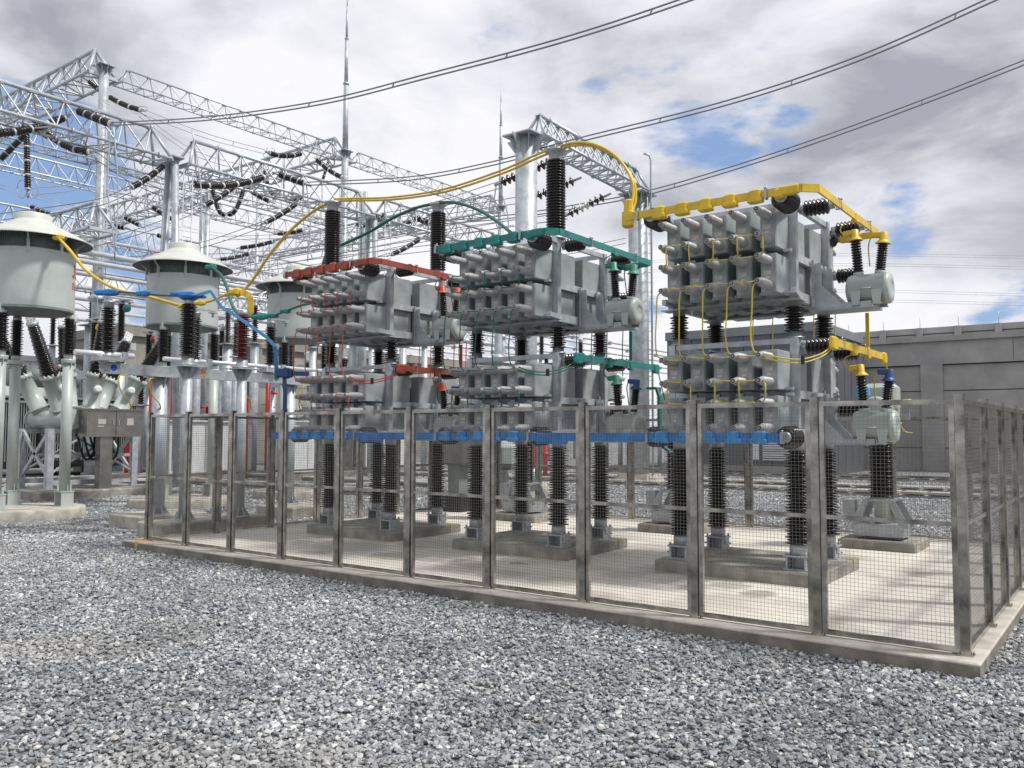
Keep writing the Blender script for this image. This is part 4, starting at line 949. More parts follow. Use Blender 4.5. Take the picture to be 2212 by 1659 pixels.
# ------------------------------------------------------------------ steel lattice gantries
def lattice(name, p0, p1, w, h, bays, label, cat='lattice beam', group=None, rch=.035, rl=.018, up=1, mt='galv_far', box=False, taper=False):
    'triangular (one chord up) or box truss between two points, one mesh: its lacing is pattern'
    p0 = Vector(p0); p1 = Vector(p1); d = p1-p0; X = d.normalized(); Y = Vector((0, 0, 1)).cross(X).normalized(); Z = X.cross(Y)
    mb = MB()
    if box: ch = [(-w/2, 0), (w/2, 0), (w/2, h), (-w/2, h)]
    else: ch = [(-w/2, 0), (w/2, 0), (0, h)]
    P = lambda c, t: p0+d*t+Y*c[0]+Z*c[1]-p0
    for i, c in enumerate(ch):
        t0, t1 = (0, 1) if (box or i < 2) else (.5/bays, 1-.5/bays)
        mb.cyl(P(c, t0), P(c, t1), rch*(1.25 if i == len(ch)-1 and not box else 1), n=6)
    if not box:
        for e_, s_ in ((0, .5/bays), (1, 1-.5/bays)):
            for c in ch[:2]: mb.cyl(P(c, e_), P(ch[2], s_), rch, n=6)
        mb.bar(P(ch[0], 0), P(ch[1], 0), rch*2, rch*2); mb.bar(P(ch[0], 1), P(ch[1], 1), rch*2, rch*2)
    n = bays
    for k in range(n):
        t0, tm, t1 = k/n, (k+.5)/n, (k+1)/n
        m_ = len(ch)
        for i in range(m_):
            a, b_ = ch[i], ch[(i+1) % m_]
            if i == 0 or box: mb.cyl(P(a, t0), P(b_, tm), rl, n=4, caps=False); mb.cyl(P(b_, tm), P(a, t1), rl, n=4, caps=False)
            elif i == 1: mb.cyl(P(a, t0), P(b_, tm), rl, n=4, caps=False); mb.cyl(P(b_, tm), P(a, t1), rl, n=4, caps=False)
            else: mb.cyl(P(b_, t0), P(a, tm), rl, n=4, caps=False); mb.cyl(P(a, tm), P(b_, t1), rl, n=4, caps=False)
            if i == 0: mb.cyl(P(a, t0), P(b_, t0), rl, n=4, caps=False)
        if k % 3 == 1:
            for c in ch: mb.lathe([(rch*1.9, -.025), (rch*1.9, .025)], P(c, tm), X, 8)
        for c in (ch[-1],): mb.box(P(c, tm)-Z*.05, (.22, .16, .015), (X, Y, Z))
    o = mb.build(name, M[mt], loc=p0); return tag(o, label, cat, group)
def pole(name, base, top, r0, r1, label, flanges=(), cat='mast', group=None, cap=None, mt='galv_col', ladder=False):
    base = Vector(base); top = Vector(top); d = top-base; r = empty(name, base, label, cat, group)
    mb = MB(); mb.cyl((0, 0, 0), d, r0, r1, 24); mb.build('shaft', M[mt], r)
    if flanges:
        f = MB(); ax = d.normalized()
        for t in flanges:
            rr = r0+(r1-r0)*t
            f.lathe([(rr, -.18), (rr*1.7, -.03), (rr*1.7, .0), (rr*1.7, .03), (rr, .18)], d*t, ax, 20)
        f.build('flange', M[mt], r)
    if cap:
        f = MB(); f.box(d+Vector((0, 0, .0)), (cap*2, cap*2, .04))
        for k in range(8):
            a = k*PI/4; X = Vector((math.cos(a), math.sin(a), 0)); f.poly([(0, -cap*.9), (.03, -cap*.9), (cap-r1 if k % 2 else (cap*1.38-r1), 0), (0, 0)], d+X*r1-Vector((0, 0, .02)), X, (0, 0, 1), .02)
        f.build('cap_plate', M[mt], r)
    if ladder:
        f = MB(); o = Vector((r0+.16, -.05, 0))
        for s in (-.15, .15): f.cyl(o+Vector((0, s, .3)), o+Vector((0, s, d.z*ladder)), .018, n=5)
        for i in range(int(d.z*ladder/.32)): f.cyl(o+Vector((0, -.15, .5+i*.32)), o+Vector((0, .15, .5+i*.32)), .012, n=4)
        f.build('ladder', M[mt], r)
    return r
# tall gantry line, 17.5 m high, at x = -34
GX = -34.2
gy = [11.4, 25.1, 39.4]
for i, y in enumerate(gy):
    mast = i > 0
    pole('gantry_column', (GX, y, 0), (GX, y, 17.3), .24, .19, ('nearest tall tubular gantry column, two flanges on its shaft', 'second tall gantry column, carrying a long spike', 'third tall gantry column, farthest, with a spike')[i], (.42, .64), 'column', 'tall gantry columns', .34, ladder=.9)
def spike(x, y, z, h, label):
    r = empty('lightning_spike', (x, y, z), label, 'spike', 'lightning spikes'); mb = MB()
    mb.cyl((0, 0, 0), (0, 0, h*.42), .16, .13, 14); mb.cyl((0, 0, h*.42), (0, 0, h*.7), .11, .09, 12); mb.cyl((0, 0, h*.7), (0, 0, h*.9), .07, .05, 10); mb.cyl((0, 0, h*.9), (0, 0, h), .03, .02, 6); mb.build('shaft', M['galv_col'], r)
    mb = MB(); mb.lathe([(.17, -.04), (.17, .04)], (0, 0, h*.42), n=14); mb.lathe([(.11, -.03), (.11, .03)], (0, 0, h*.7), n=12); mb.build('flange', M['galv_col'], r)
spike(GX, gy[1], 17.3, 9.2, 'tallest spike, reaching the top of the picture above the second gantry column')
spike(GX, gy[2], 17.3, 8.2, 'thin spike above the third gantry column, behind the middle rack')
for i, (a, b_) in enumerate(((gy[0]+.6, gy[1]-.5), (gy[1]+.5, gy[2]-.5))):
    lattice('lattice_beam', (GX, a, 16.75), (GX, b_, 16.75), .75, .75, 13, ('long slim lattice beam from the first to the second tall column', 'slim lattice beam from the second to the third tall column')[i], group='slim lattice beams between tall columns')
for i, (y, ln) in enumerate(((gy[0], 26), (gy[1], 30), (gy[2], 30))):
    lattice('lattice_beam', (GX-.1, y, 16.9), (GX-ln, y, 16.9), 1.25, 1.35, 18 if i == 0 else 20, ('deep lattice beam running left and back from the nearest tall column', 'deep lattice beam running back from the column with the long spike', 'deep lattice beam running back from the farthest tall column')[i], group='deep lattice beams', rch=.075, rl=.045)
# lower gantry, 10.5 m high, at x = -23
LX = -22.9
for i, y in enumerate((7.8, 16.3)):
    for s in (-1, 1):
        pole('gantry_column', (LX+s*.62, y+.05*s, 0), (LX+s*.16, y, 10.1), .125, .11, '%s leg of the %s splayed column pair under the near lattice beams' % (('left', 'right')[s > 0], ('nearer', 'farther')[i]), (.55,), 'column', 'splayed column pairs', ladder=(.95 if s > 0 else False))
    mb = MB(); mb.bevbox((0, 0, 0), (.8, .4, .08), .02); mb.box((0, 0, -.2), (.5, .02, .3)); tag(mb.build('head_plate', M['galv_col'], loc=(LX, y, 10.12)), 'head plate joining the %s splayed column pair' % ('nearer', 'farther')[i], 'plate')
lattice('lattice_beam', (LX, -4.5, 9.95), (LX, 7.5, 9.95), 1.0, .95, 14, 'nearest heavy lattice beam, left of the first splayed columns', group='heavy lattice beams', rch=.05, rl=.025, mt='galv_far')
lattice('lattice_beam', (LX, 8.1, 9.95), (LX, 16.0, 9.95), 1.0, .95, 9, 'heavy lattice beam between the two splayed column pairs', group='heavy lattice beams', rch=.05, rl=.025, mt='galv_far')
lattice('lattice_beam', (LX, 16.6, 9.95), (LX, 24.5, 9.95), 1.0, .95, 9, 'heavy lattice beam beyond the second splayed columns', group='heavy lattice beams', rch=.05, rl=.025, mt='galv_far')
pole('gantry_column', (LX-.3, 24.7, 0), (LX-.1, 24.7, 10.3), .2, .17, 'column with a funnel head at the end of the heavy beams', (.5,), 'column', 'end columns of the heavy beams', .55)
# beams deeper in the yard
lattice('lattice_beam', (GX-.3, -2, 13.1), (GX-.3, 11.2, 13.1), .9, .9, 15, 'lattice beam at mid height running left from the nearest tall column', group='deeper lattice beams', rch=.045, rl=.022)
lattice('lattice_beam', (GX-.3, 11.6, 13.1), (GX-.3, 25, 13.1), .9, .9, 15, 'lattice beam at mid height between the first two tall columns', group='deeper lattice beams', rch=.045, rl=.022)
lattice('lattice_beam', (-47, -4, 15.6), (-47, 38, 15.6), 1.0, 1.0, 40, 'blue backed lattice beam far behind the nearest tall column', group='deeper lattice beams', rch=.045, rl=.022)
lattice('lattice_beam', (-47, -6, 12.6), (-47, 45, 12.6), 1.0, 1.1, 44, 'far lattice beam low over the hats of the reactors', group='deeper lattice beams', rch=.05, rl=.024)
lattice('lattice_beam', (-58, 20, 14.2), (-58, 75, 14.2), 1.1, 1.1, 40, 'faintest lattice beam far off behind the left hand rack', group='deeper lattice beams', rch=.05, rl=.026)
lattice('lattice_beam', (-30, 9.4, 9.2), (-48, 9.4, 9.2), 1.1, 1.2, 13, 'low lattice beam pointing back left behind the left reactor', group='low cross beams', rch=.06, rl=.035)
lattice('lattice_beam', (-31, 26.5, 9.2), (-52, 26.5, 9.2), 1.1, 1.2, 15, 'low lattice beam pointing back behind the middle reactor', group='low cross beams', rch=.06, rl=.035)
lattice('lattice_beam', (-31, 40, 9.6), (-55, 40, 9.6), 1.1, 1.2, 15, 'low lattice beam pointing back behind the first tall insulator', group='low cross beams', rch=.06, rl=.035)
for i, (px, d, top, w) in enumerate(((196, 46, 318, .13), (436, 40, 408, .145), (424, 40.4, 408, .13), (546, 62, 418, .14), (783, 38, 405, .125), (773, 38.2, 405, .11), (575, 70, 500, .14), (1085, 48, 560, .13), (1310, 40, 700, .1))):
    b_ = at(px, 1000, d); tpt = at(px, top, d)
    pole('gantry_column', (b_.x, b_.y, 0), (b_.x, b_.y, tpt.z), w, w*.85, ('slender column left of the nearest tall column', 'right column of the far pair beside the splayed legs', 'left column of the far pair beside the splayed legs', 'thin far mast above the middle hat', 'right column of the far pair right of the first tall insulator', 'left column of the far pair right of the first tall insulator', 'very distant mast over the third reactor', 'far column behind the second tall insulator', 'thin far post behind the middle rack')[i], (.62,), 'column', 'far columns in the yard')
# two thick columns and the small truss between them
c1, c2 = at(1135, 305, 24), at(1376, 430, 28.4)
c1 = Vector((-12.45, 12.1, 9.85)); c2 = Vector((-12.2, 18.1, 9.55))
pole('steel_column', (c1.x, c1.y, 0), c1, .305, .305, 'thickest smooth column, flared cap, rising behind the middle rack', (), 'column', 'thick smooth columns', .48)
pole('steel_column', (c2.x, c2.y, .3), c2, .31, .31, 'thick smooth column with a ladder beside the yellow cable boot', (), 'column', 'thick smooth columns', .48, ladder=.98)
mb = MB(); mb.box((0, 0, .16), (1.35, 1.35, .34), taper=.75); tag(mb.build('concrete_pad', M['concrete_light'], loc=(c2.x, c2.y, 0)), 'sloped pale concrete foot of the thick column with the ladder', 'pad')
mb = MB(); mb.box((0, 0, .16), (1.35, 1.35, .34), taper=.75); tag(mb.build('concrete_pad', M['concrete_light'], loc=(c1.x, c1.y, 0)), 'sloped concrete foot of the thickest column', 'pad')
lattice('lattice_beam', (c1.x+.1, c1.y+.2, 9.9), (c2.x+.1, c2.y-.1, 9.6), .75, .72, 12, 'short lattice beam between the two thick smooth columns', rch=.045, rl=.022, group=None)
mb = MB(); mb.tube([(c2.x+.55, c2.y-.1, .3), (c2.x+.55, c2.y-.1, 10.6), (c2.x+.52, c2.y-.15, 10.75), (c2.x+.4, c2.y-.3, 10.8)], .035, 8); tag(mb.build('hooked_pipe', M['galv_col']), 'thin hooked pipe standing beside the ladder column', 'pipe')

# ------------------------------------------------------------------ insulator strings and overhead lines
def string(p0, p1, rad, label, kind='rod', sag=0., group='insulator strings hung from the beams'):
    p0 = Vector(p0); p1 = Vector(p1); r = empty('insulator_string', p0, label, 'insulator string', group)
    d = p1-p0; ln = d.length; n = 14
    pts = [d*(i/n)+Vector((0, 0, -sag*4*(i/n)*(1-i/n))) for i in range(n+1)]
    mb = MB(); seg = max(2, int(ln/(rad*2.0)))
    def P(t):
        t = max(0, min(1, t)); return d*t+Vector((0, 0, -sag*4*t*(1-t)))
    if kind == 'rod':
        cells = max(4, int(round(ln/.60)))
        for c in range(cells):
            a, b_ = P((c+.02)/cells), P((c+.88)/cells)
            L_ = (b_-a).length; k = max(4, int(L_/(rad*.7)))
            mb.mat(0).lathe(round_sheds(0, L_, k, rad*.78, rad), a, b_-a, 9)
            a, b_ = P((c+.87)/cells), P((c+.99)/cells); mb.mat(1).cyl(a, b_, rad*.85, n=8)
    else:
        k = int(ln/(rad*1.15))
        for c in range(k):
            a = P((c+.5)/k); ax = P((c+1)/k)-P(c/k)
            mb.mat(1 if (c in (k//2, k//2+1) and kind == 'brown') else 0).lathe([(rad*.3, -rad*.5), (rad*.55, -rad*.3), (rad, -rad*.08), (rad*.95, .02*rad), (rad*.45, rad*.1), (rad*.3, rad*.5)], a, ax, 16)
    mb.mat(2).cyl(P(0)-d.normalized()*.25, P(0), rad*.25, n=6); mb.cyl(P(1), P(1)+(P(1)-P(.95)).normalized()*.25, rad*.3, n=6)
    mb.build('disc_chain', [M['porc_brown'] if kind == 'brown' else M['porc'], M['white_disc'], M['galv']], r)
    if kind == 'rod' and ln > 1.6:
        q = MB(); e = P(.985); ax = (P(1)-P(.95)).normalized(); X = ax.orthogonal().normalized(); Y = ax.cross(X)
        for s in (-1, 1):
            c = e+X*(s*.16); q.tube([c+X*(.14*math.cos(a))+ax*(.28*math.sin(a)) for a in [k*PI/7 for k in range(14)]]+[c+X*.14], .014, 5)
        q.build('grading_ring', M['galv_far'], r)
    return r
R_ = [  # (px,py,d) both ends, radius, sag
 ((193,176,37),(305,238,36),.12,.2,'string slung down right from the deep beam in front of the nearest tall column'),
 ((170,240,24),(240,268,23.5),.12,.0,'thick string on the nearest heavy beam, ending the top overhead line'),
 ((-5,288,22.5),(140,253,24),.12,.1,'thick ribbed string at the left edge below the nearest heavy beam'),
 ((55,290,25),(0,345,25),.10,.0,'short string slanting down to the left edge'),
 ((57,288,26),(60,410,26),.10,.0,'string hanging straight down at the far left'),
 ((75,258,25),(195,328,24.5),.11,.25,'long string slanting down right at the far left'),
 ((78,282,36),(135,308,36),.11,.05,'thin distant string over the left reactor'),
 ((353,358,26),(283,405,25),.10,.05,'string slanting down left before the first splayed columns'),
 ((420,398,26),(570,382,28.5),.115,.15,'long ribbed string just right of the first splayed columns'),
 ((603,377,29.5),(658,397,29.5),.12,.0,'thick string on the heavy beam, ending the second overhead line'),
 ((507,402,30),(440,445,29),.10,.05,'string slanting down left between the two splayed pairs'),
 ((532,405,36),(583,435,36),.11,.05,'string slanting down right between the two splayed pairs'),
 ((640,440,32),(573,481,31),.10,.05,'string slanting down left before the second splayed columns'),
 ((650,332,46),(580,330,44),.14,.15,'string lying nearly level under the deep beam with the spike'),
 ((685,345,46),(740,384,45),.14,.1,'string slanting down right under the second tall column'),
 ((713,338,50),(696,392,50),.10,.0,'thin string hanging under the second tall column'),
 ((330,447,38),(374,474,38),.11,.05,'string slanting down right over the middle hat'),
 ((240,487,40),(270,492,40),.13,.0,'short string just right of the nearest tall column shaft'),
 ((270,470,42),(302,487,42),.12,.0,'short string left of the middle hat'),
 ((340,508,42),(366,516,42),.12,.0,'short string touching the middle hat from the left'),
 ((897,470,35.5),(928,482,35.2),.13,.0,'thick string left of the second tall insulator, ending the lowest overhead line'),
 ((770,485,40),(888,479,42),.12,.1,'level string right of the first tall insulator'),
 ((905,517,34),(845,550,33),.10,.05,'string slanting down left of the second tall insulator'),
 ((830,462,38),(780,490,37),.10,.05,'string slanting behind the green cable'),
 ((67,446,44),(112,462,44),.13,.05,'string just above the left reactor cap'),
 ((600,505,46),(655,497,46),.12,.05,'faint string left of the first tall insulator'),
 ((520,535,46),(590,522,46),.12,.05,'faint string above the third reactor'),
 ((477,560,48),(540,548,48),.12,.05,'faint string right of the middle hat')]
for a, b_, rad, sag, lab in R_: string(at(*a), at(*b_), rad, lab, 'rod', sag)
# U shaped pair of strings
for i, (a, b_, s) in enumerate((((459, 410, 34), (487, 463, 34), .35), ((527, 405, 34), (493, 463, 34), .35), ((568, 365, 33), (600, 425, 33), .3), ((655, 420, 33), (612, 428, 33), .2))):
    string(at(*a), at(*b_), .10, ('left side of the U shaped string between the splayed pairs', 'right side of the U shaped string between the splayed pairs', 'left side of the U string before the second splayed pair', 'right side of the U string before the second splayed pair')[i], 'rod', s)
for i, (a, b_) in enumerate((((1200, 345, 25.5), (1083, 394, 26.5)), ((1240, 390, 26.5), (1160, 424, 27)), ((1305, 425, 27.5), (1228, 463, 28)))):
    string(at(*a), at(*b_), .155, ('brown disc string nearest the thickest column', 'brown disc string passing behind the third tall insulator', 'brown disc string hanging free right of the third tall insulator')[i], 'brown', .0, 'brown disc strings on the short beam')

def line(pts, rad, label, twin=.4, n=10, group='overhead lines', name='overhead_line', spacer=4.0):
    P3 = spline([at(*p) for p in pts], n); o = P3[0]; mb = MB()
    for s in ((-.5, .5) if twin else (0,)):
        mb.tube([p-o+Vector((0, 0, twin*s)) for p in P3], rad, 6)
    if twin:
        acc = 0
        for a, b_ in zip(P3[:-1], P3[1:]):
            acc += (b_-a).length
            if acc > spacer: acc = 0; mb.bar(b_-o-Vector((0, 0, twin/2)), b_-o+Vector((0, 0, twin/2))+(b_-a).normalized()*.05, .02, .02)
    r = mb.build(name, M['conductor'], loc=o); return tag(r, label, 'overhead line', group)
line([(242, 268, 23.5), (450, 256, 21.0), (690, 222, 18.5), (920, 165, 16.6), (1210, 88, 15.2), (1480, 0, 14.2), (1700, -85, 13.2)], .017, 'top pair of overhead wires, climbing to the top right', .085, spacer=2.6)
line([(662, 397, 29.5), (880, 386, 27), (1060, 354, 25), (1240, 305, 23.2), (1560, 225, 20.5), (1850, 128, 18.5), (2140, 0, 17), (2300, -75, 16.5)], .02, 'second pair of overhead wires, passing behind the thickest column', .11, spacer=3.2)
line([(930, 482, 35), (1100, 468, 32), (1250, 445, 30), (1400, 416, 28.5), (1600, 358, 26.5), (1800, 291, 25), (2010, 214, 23.8), (2212, 135, 22.8), (2400, 60, 22)], .022, 'third and lowest pair of overhead wires, running to the right edge', .13, spacer=3.6)
L2 = [((305, 240, 36), (450, 295, 38), (572, 328, 44)), ((300, 246, 36), (420, 330, 37), (560, 372, 38)), ((135, 310, 36), (330, 402, 38), (470, 470, 40)), ((198, 330, 24.5), (300, 395, 26), (460, 460, 29)), ((-10, 292, 40), (300, 375, 44), (660, 455, 50)),
      ((640, 500, 40), (900, 452, 33), (1083, 398, 26.6)), ((640, 520, 42), (900, 468, 36), (1160, 426, 27.2)), ((480, 590, 34), (850, 520, 30), (1226, 466, 28)), ((560, 580, 36), (850, 545, 32), (1110, 515, 30)), ((283, 408, 25), (200, 440, 27), (-10, 470, 28)),
      ((573, 483, 31), (450, 525, 34), (300, 560, 36)), ((845, 552, 33), (760, 575, 34), (650, 600, 35)), ((440, 447, 29), (300, 500, 31), (150, 540, 33)), ((260, 560, 40), (600, 545, 40), (900, 500, 40)), ((200, 352, 30), (170, 400, 30), (60, 415, 26)),
      ((480, 515, 50), (700, 505, 50), (1000, 470, 50)), ((700, 560, 38), (900, 520, 36), (1110, 480, 34)), ((583, 437, 36), (740, 490, 38), (860, 510, 40)), ((-10, 400, 50), (250, 470, 55), (560, 520, 60)), ((1100, 560, 40), (1250, 540, 38), (1352, 520, 36))]
for i, p in enumerate(L2):
    line(p, .014, ('thin wires from the slung string to the level string', 'thin wires under the slim beam', 'thin wires crossing behind the splayed legs', 'thin wires falling right from the long left string', 'thin wires far off at the left, crossing behind everything', 'wires reaching the brown string nearest the thickest column', 'wires reaching the middle brown string', 'wires reaching the free hanging brown string', 'wires passing between the first two tall insulators', 'thin wires to the left edge over the left hat',
        'thin wires falling left before the middle hat', 'thin wires falling left behind the first tall insulator', 'thin wires over the left reactor', 'faint wires rising right over the third reactor', 'curving wires at the far left', 'faint distant wires behind the tall insulators', 'wires low behind the teal bar', 'thin wires falling right behind the first tall insulator', 'farthest thin wires at the left', 'wires between the two thick columns')[i], .22, group='thin wires in the yard', name='overhead_line', spacer=5)
for i, (ya, yb) in enumerate(((551, 556), (572, 580), (629, 638), (650, 658))):
    line([(1300, ya+18, 160), (1780, ya, 150), (2250, yb, 145)], .022, '%s faint pair of distant wires across the right hand sky' % ('highest', 'second', 'third', 'lowest')[i], .42, group='faint distant wires', spacer=30)
# hanging droppers
for i, (px, t, b_, d) in enumerate(((245, 270, 560, 23.6), (239, 275, 540, 23.6), (415, 280, 520, 25.5), (320, 385, 545, 30), (345, 385, 545, 30), (655, 400, 560, 29.5), (662, 400, 565, 29.5), (1072, 395, 520, 26.6), (1078, 400, 525, 26.6), (558, 500, 600, 40))):
    mb = MB(); a = at(px, t, d); e = at(px+(i % 3)*9+2, b_, d); m_ = (a+e)/2+RT*(-.15 if i % 2 else .12)
    mb.tube([a, m_, e], .02, 6, 6); tag(mb.build('dropper_wire', M['galv_far']), ('dropper wire hanging from the end of the top overhead line', 'second dropper left of the top overhead line end', 'dropper beside the first splayed legs', 'left slanting dropper left of the middle hat', 'right slanting dropper left of the middle hat', 'left dropper under the second overhead line end', 'right dropper under the second overhead line end', 'left dropper under the brown string', 'right dropper under the brown string', 'short dropper over the third reactor')[i], 'wire', 'dropper wires')

# ------------------------------------------------------------------ aluminium tubular bus bars on post insulators
TZ = 8.7
tubes = [(at(171, 542, 32.9), .10), (at(171, 563, 34.7), .10), (at(171, 590, 37.5), .10), (at(171, 620, 41), .11), (at(171, 645, 44.9), .11), (at(171, 668, 49), .11), (at(171, 690, 54), .12)]
names = ['first', 'second', 'third', 'fourth', 'fifth', 'sixth', 'seventh']
for i, (p, rad) in enumerate(tubes):
    r = empty('tubular_bus', (p.x, p.y-4, p.z), '%s pale aluminium tube counted from the top of the row, running away to the right' % names[i], 'tube', 'aluminium tubes on insulators')
    q = MB(); q.cyl((0, 0, 0), (0, 75, 0), rad, n=12)
    q.build('tube', M['alu'], r)
    q = MB()
    for k in range(14): y = 3.2+k*5.2; q.lathe([(rad*1.35, -.12), (rad*1.35, .12)], (0, y, 0), (0, 1, 0), 12); q.box((0, y, -rad-.06), (.2, .3, .12))
    q.build('clamp', M['galv'], r)
def bus_support(x, y, ztop, hi, label, ball=None, ins=1.7, rb=.17):
    r = empty('bus_support', (x, y, 0), label, 'support', 'insulators and columns under the tubes')
    zi = ztop-.22; zb = zi-ins
    q = MB(); q.mat(1).lathe([(.12, zi-.12), (.14, zi-.1), (.14, zi)], n=14); q.box((0, 0, zi+.03), (.9, .22, .05)); q.mat(0).lathe(sheds(zb, zi-.1, 26, rb*.6, rb, rb*.85), n=16); q.mat(1).lathe([(.16, zb-.12), (.16, zb)], n=14); q.build('insulator', [M['porc'], M['galv']], r)
    q = MB(); q.lathe([(.22, 0), (.20, zb-.42)], n=18); q.bbox((-1.0, -.12, zb-.42), (1.0, .12, zb-.12)); q.build('column', M['galv_col'], r)
    if ball: q = MB(); q.lathe([(.17*math.sin(a), .2-.2*math.cos(a)) for a in [k*PI/8 for k in range(9)]], (.30, .05, zi-.35), (.8, -.4, .1), 14); q.build('marker_ball', M[ball], r)
    return r
s_ = [(205, 30.5, 'yellow ball', 'yellow', 4), (262, 36, 'green ball', 'teal', 1), (323, 37, 'red ball', 'red', 2), (590, 46, None, None, 2), (672, 44, None, None, 1), (1180, 52, None, None, 2), (1245, 55, None, None, 3), (480, 44, None, None, 1), (880, 58, None, None, 2)]
for i, (px, d, bn, bm_, ti) in enumerate(s_):
    p = at(px, 700, d); zt = [5.9, 7.4, 6.2, 6.4, 7.2, 6.6, 6.3, 7.2, 6.3][i]
    bus_support(p.x, p.y, zt, 0, ('black insulator with a yellow ball beside the left reactor', 'black insulator with a green ball left of the middle hat', 'black insulator with a red ball left of the middle reactor', 'bus support right of the red brown arrester', 'bus support behind the first tall insulator', 'bus support seen low behind the middle rack, left', 'bus support seen low behind the middle rack, right', 'bus support behind the middle reactor', 'bus support far behind the left hand rack')[i], bm_)

# ------------------------------------------------------------------ buildings
def wall_building(loc, parts, label, cat='building'):
    r = empty('building', loc, label, cat)
    for nm, mb, mt in parts: mb.build(nm, mt, r)
    return r
# grey concrete panel wall at the right
wy = 35.0; z1 = 6.0
mb = MB(); mb.bbox((-17, .14, -.2), (26, 9, z1-.2)); sh = mb
pil = MB(); cop = MB(); jn = MB(); rail = MB()
cop.bbox((-17, -.14, z1-.22), (26, 9.1, z1)); cop.bbox((-17, .0, z1-1.25), (26, .138, z1-.221))
xs = [-12.6, -6.5, -.4, 5.7, 11.9, 18.0, 24.0]
for x in xs: pil.bbox((x-.45, -.0, -.1), (x+.45, .139, z1-1.252))
for x in xs: jn.bbox((x-2.9, -.004, z1-1.2), (x-2.885, .0, z1-.24))
for zz in (z1-2.45, z1-3.75, z1-5.0):
    for a, b_ in zip(xs[:-1], xs[1:]): jn.bbox((a+.46, .128, zz), (b_-.46, .142, zz+.035))
for a, b_ in zip(xs[:-1], xs[1:]): jn.bbox((a+.452, .13, z1-1.30), (b_-.452, .142, z1-1.253))
par = MB(); par.bbox((-13.9, 1.6, z1-.1), (26, 1.8, z1+.60))
for k in range(25): par.bbox((-13.86+k*1.62, 1.48, z1-.1), (-13.58+k*1.62, 1.60, z1+.598)); 
rod = MB()
for k in range(25): rod.cyl((-13.72+k*1.62, 1.7, z1+.6), (-13.72+k*1.62, 1.7, z1+1.15), .012, n=5)
for k in range(11): rail.bbox((-13.9, 1.56, z1+.28), (26, 1.6, z1+.31)); break
wall_building((0, wy, 0), [('wall', sh, M['wall']), ('pilaster', pil, M['wall']), ('cornice', cop, M['wall']), ('joint', jn, M['wall_dark']), ('parapet', par, M['wall']), ('parapet_rail', rail, M['wall_dark']), ('roof_rod', rod, M['galv'])], 'long grey concrete panel building at the right, thin rods on its parapet')
# dark clad building in the middle
dk = MB(); dk.bbox((0, 0, 0), (6.5, 5.9, 5.62)); ed = MB(); ed.bbox((-.06, -.06, 5.621), (6.56, 6.0, 5.98)); js = MB()
for k in range(1, 6): js.bbox((k*1.13, -.006, .3), (k*1.13+.03, .0, 5.6))
for k in range(1, 6): js.bbox((6.5, k*1.05, .3), (6.506, k*1.05+.03, 5.6))
lv = MB(); la = ony(1647, 975, 26.6).x+15.35; lb = ony(1722, 975, 26.6).x+15.35; lp = ony(1616, 975, 26.6).x+15.35
lv.mat(0).bbox((la, -.05, .55), (lb, -.001, 1.32)); lv.mat(1)
for k in range(8): lv.box(((la+lb)/2, -.06, .61+k*.092), (lb-la-.08, .03, .05))
dr = MB(); dr.bbox((lp, -.05, .6), (la-.12, -.001, 1.32)); bs = MB(); bs.bbox((-.1, -.1, 0), (6.6, -.001, .35))
wall_building((-15.35, 26.6, 0), [('wall', dk, M['clad']), ('roof_edge', ed, M['clad_light']), ('panel_joint', js, M['wall_dark']), ('shutter', dr, M['white']), ('plinth', bs, M['wall'])], 'low dark grey clad building seen between the two tiers of the right hand rack')
b_ = [o for o in scene.collection.objects if o.name.startswith('building')][-1]
lv.build('louvre', [M['clad'], M['white']], b_)
# long pale wall building at the back left
p = at(270, 705, 46.5)
bw = MB(); bw.bbox((-6, -.3, 0), (0, 48, p.z-.5)); bt = MB(); bt.bbox((-6, -.5, p.z-.499), (.25, 48.2, p.z)); jj = MB(); pl_ = MB()
for k in range(8): pl_.bbox((.0, 2+k*6.0, 0), (.22, 2.9+k*6.0, p.z-.5))
for k in range(5):
    for j in range(7): jj.bbox((.0, 2.92+j*6, 1.1+k*1.15), (.006, 7.98+j*6, 1.13+k*1.15))
wall_building((p.x, p.y, 0), [('wall', bw, M['wall_pale']), ('roof_edge', bt, M['wall_pale']), ('pilaster', pl_, M['wall_pale']), ('joint', jj, M['wall_dark'])], 'long pale concrete building far behind the reactors')
p = at(-60, 760, 44)
b1 = MB(); b1.bbox((-4, -2, 0), (0, 10.5, p.z-.3)); b2 = MB(); b2.bbox((-4.1, -2.1, p.z-.299), (.15, 10.6, p.z)); b3 = MB()
for k in range(9): b3.bbox((.0, -1.2+k*1.35, .4), (.012, -1.17+k*1.35, p.z-.4))
wall_building((p.x, p.y, 0), [('wall', b1, M['white']), ('roof_edge', b2, M['clad_light']), ('panel_joint', b3, M['clad_light'])], 'low pale panelled relay house at the left edge behind the breaker')
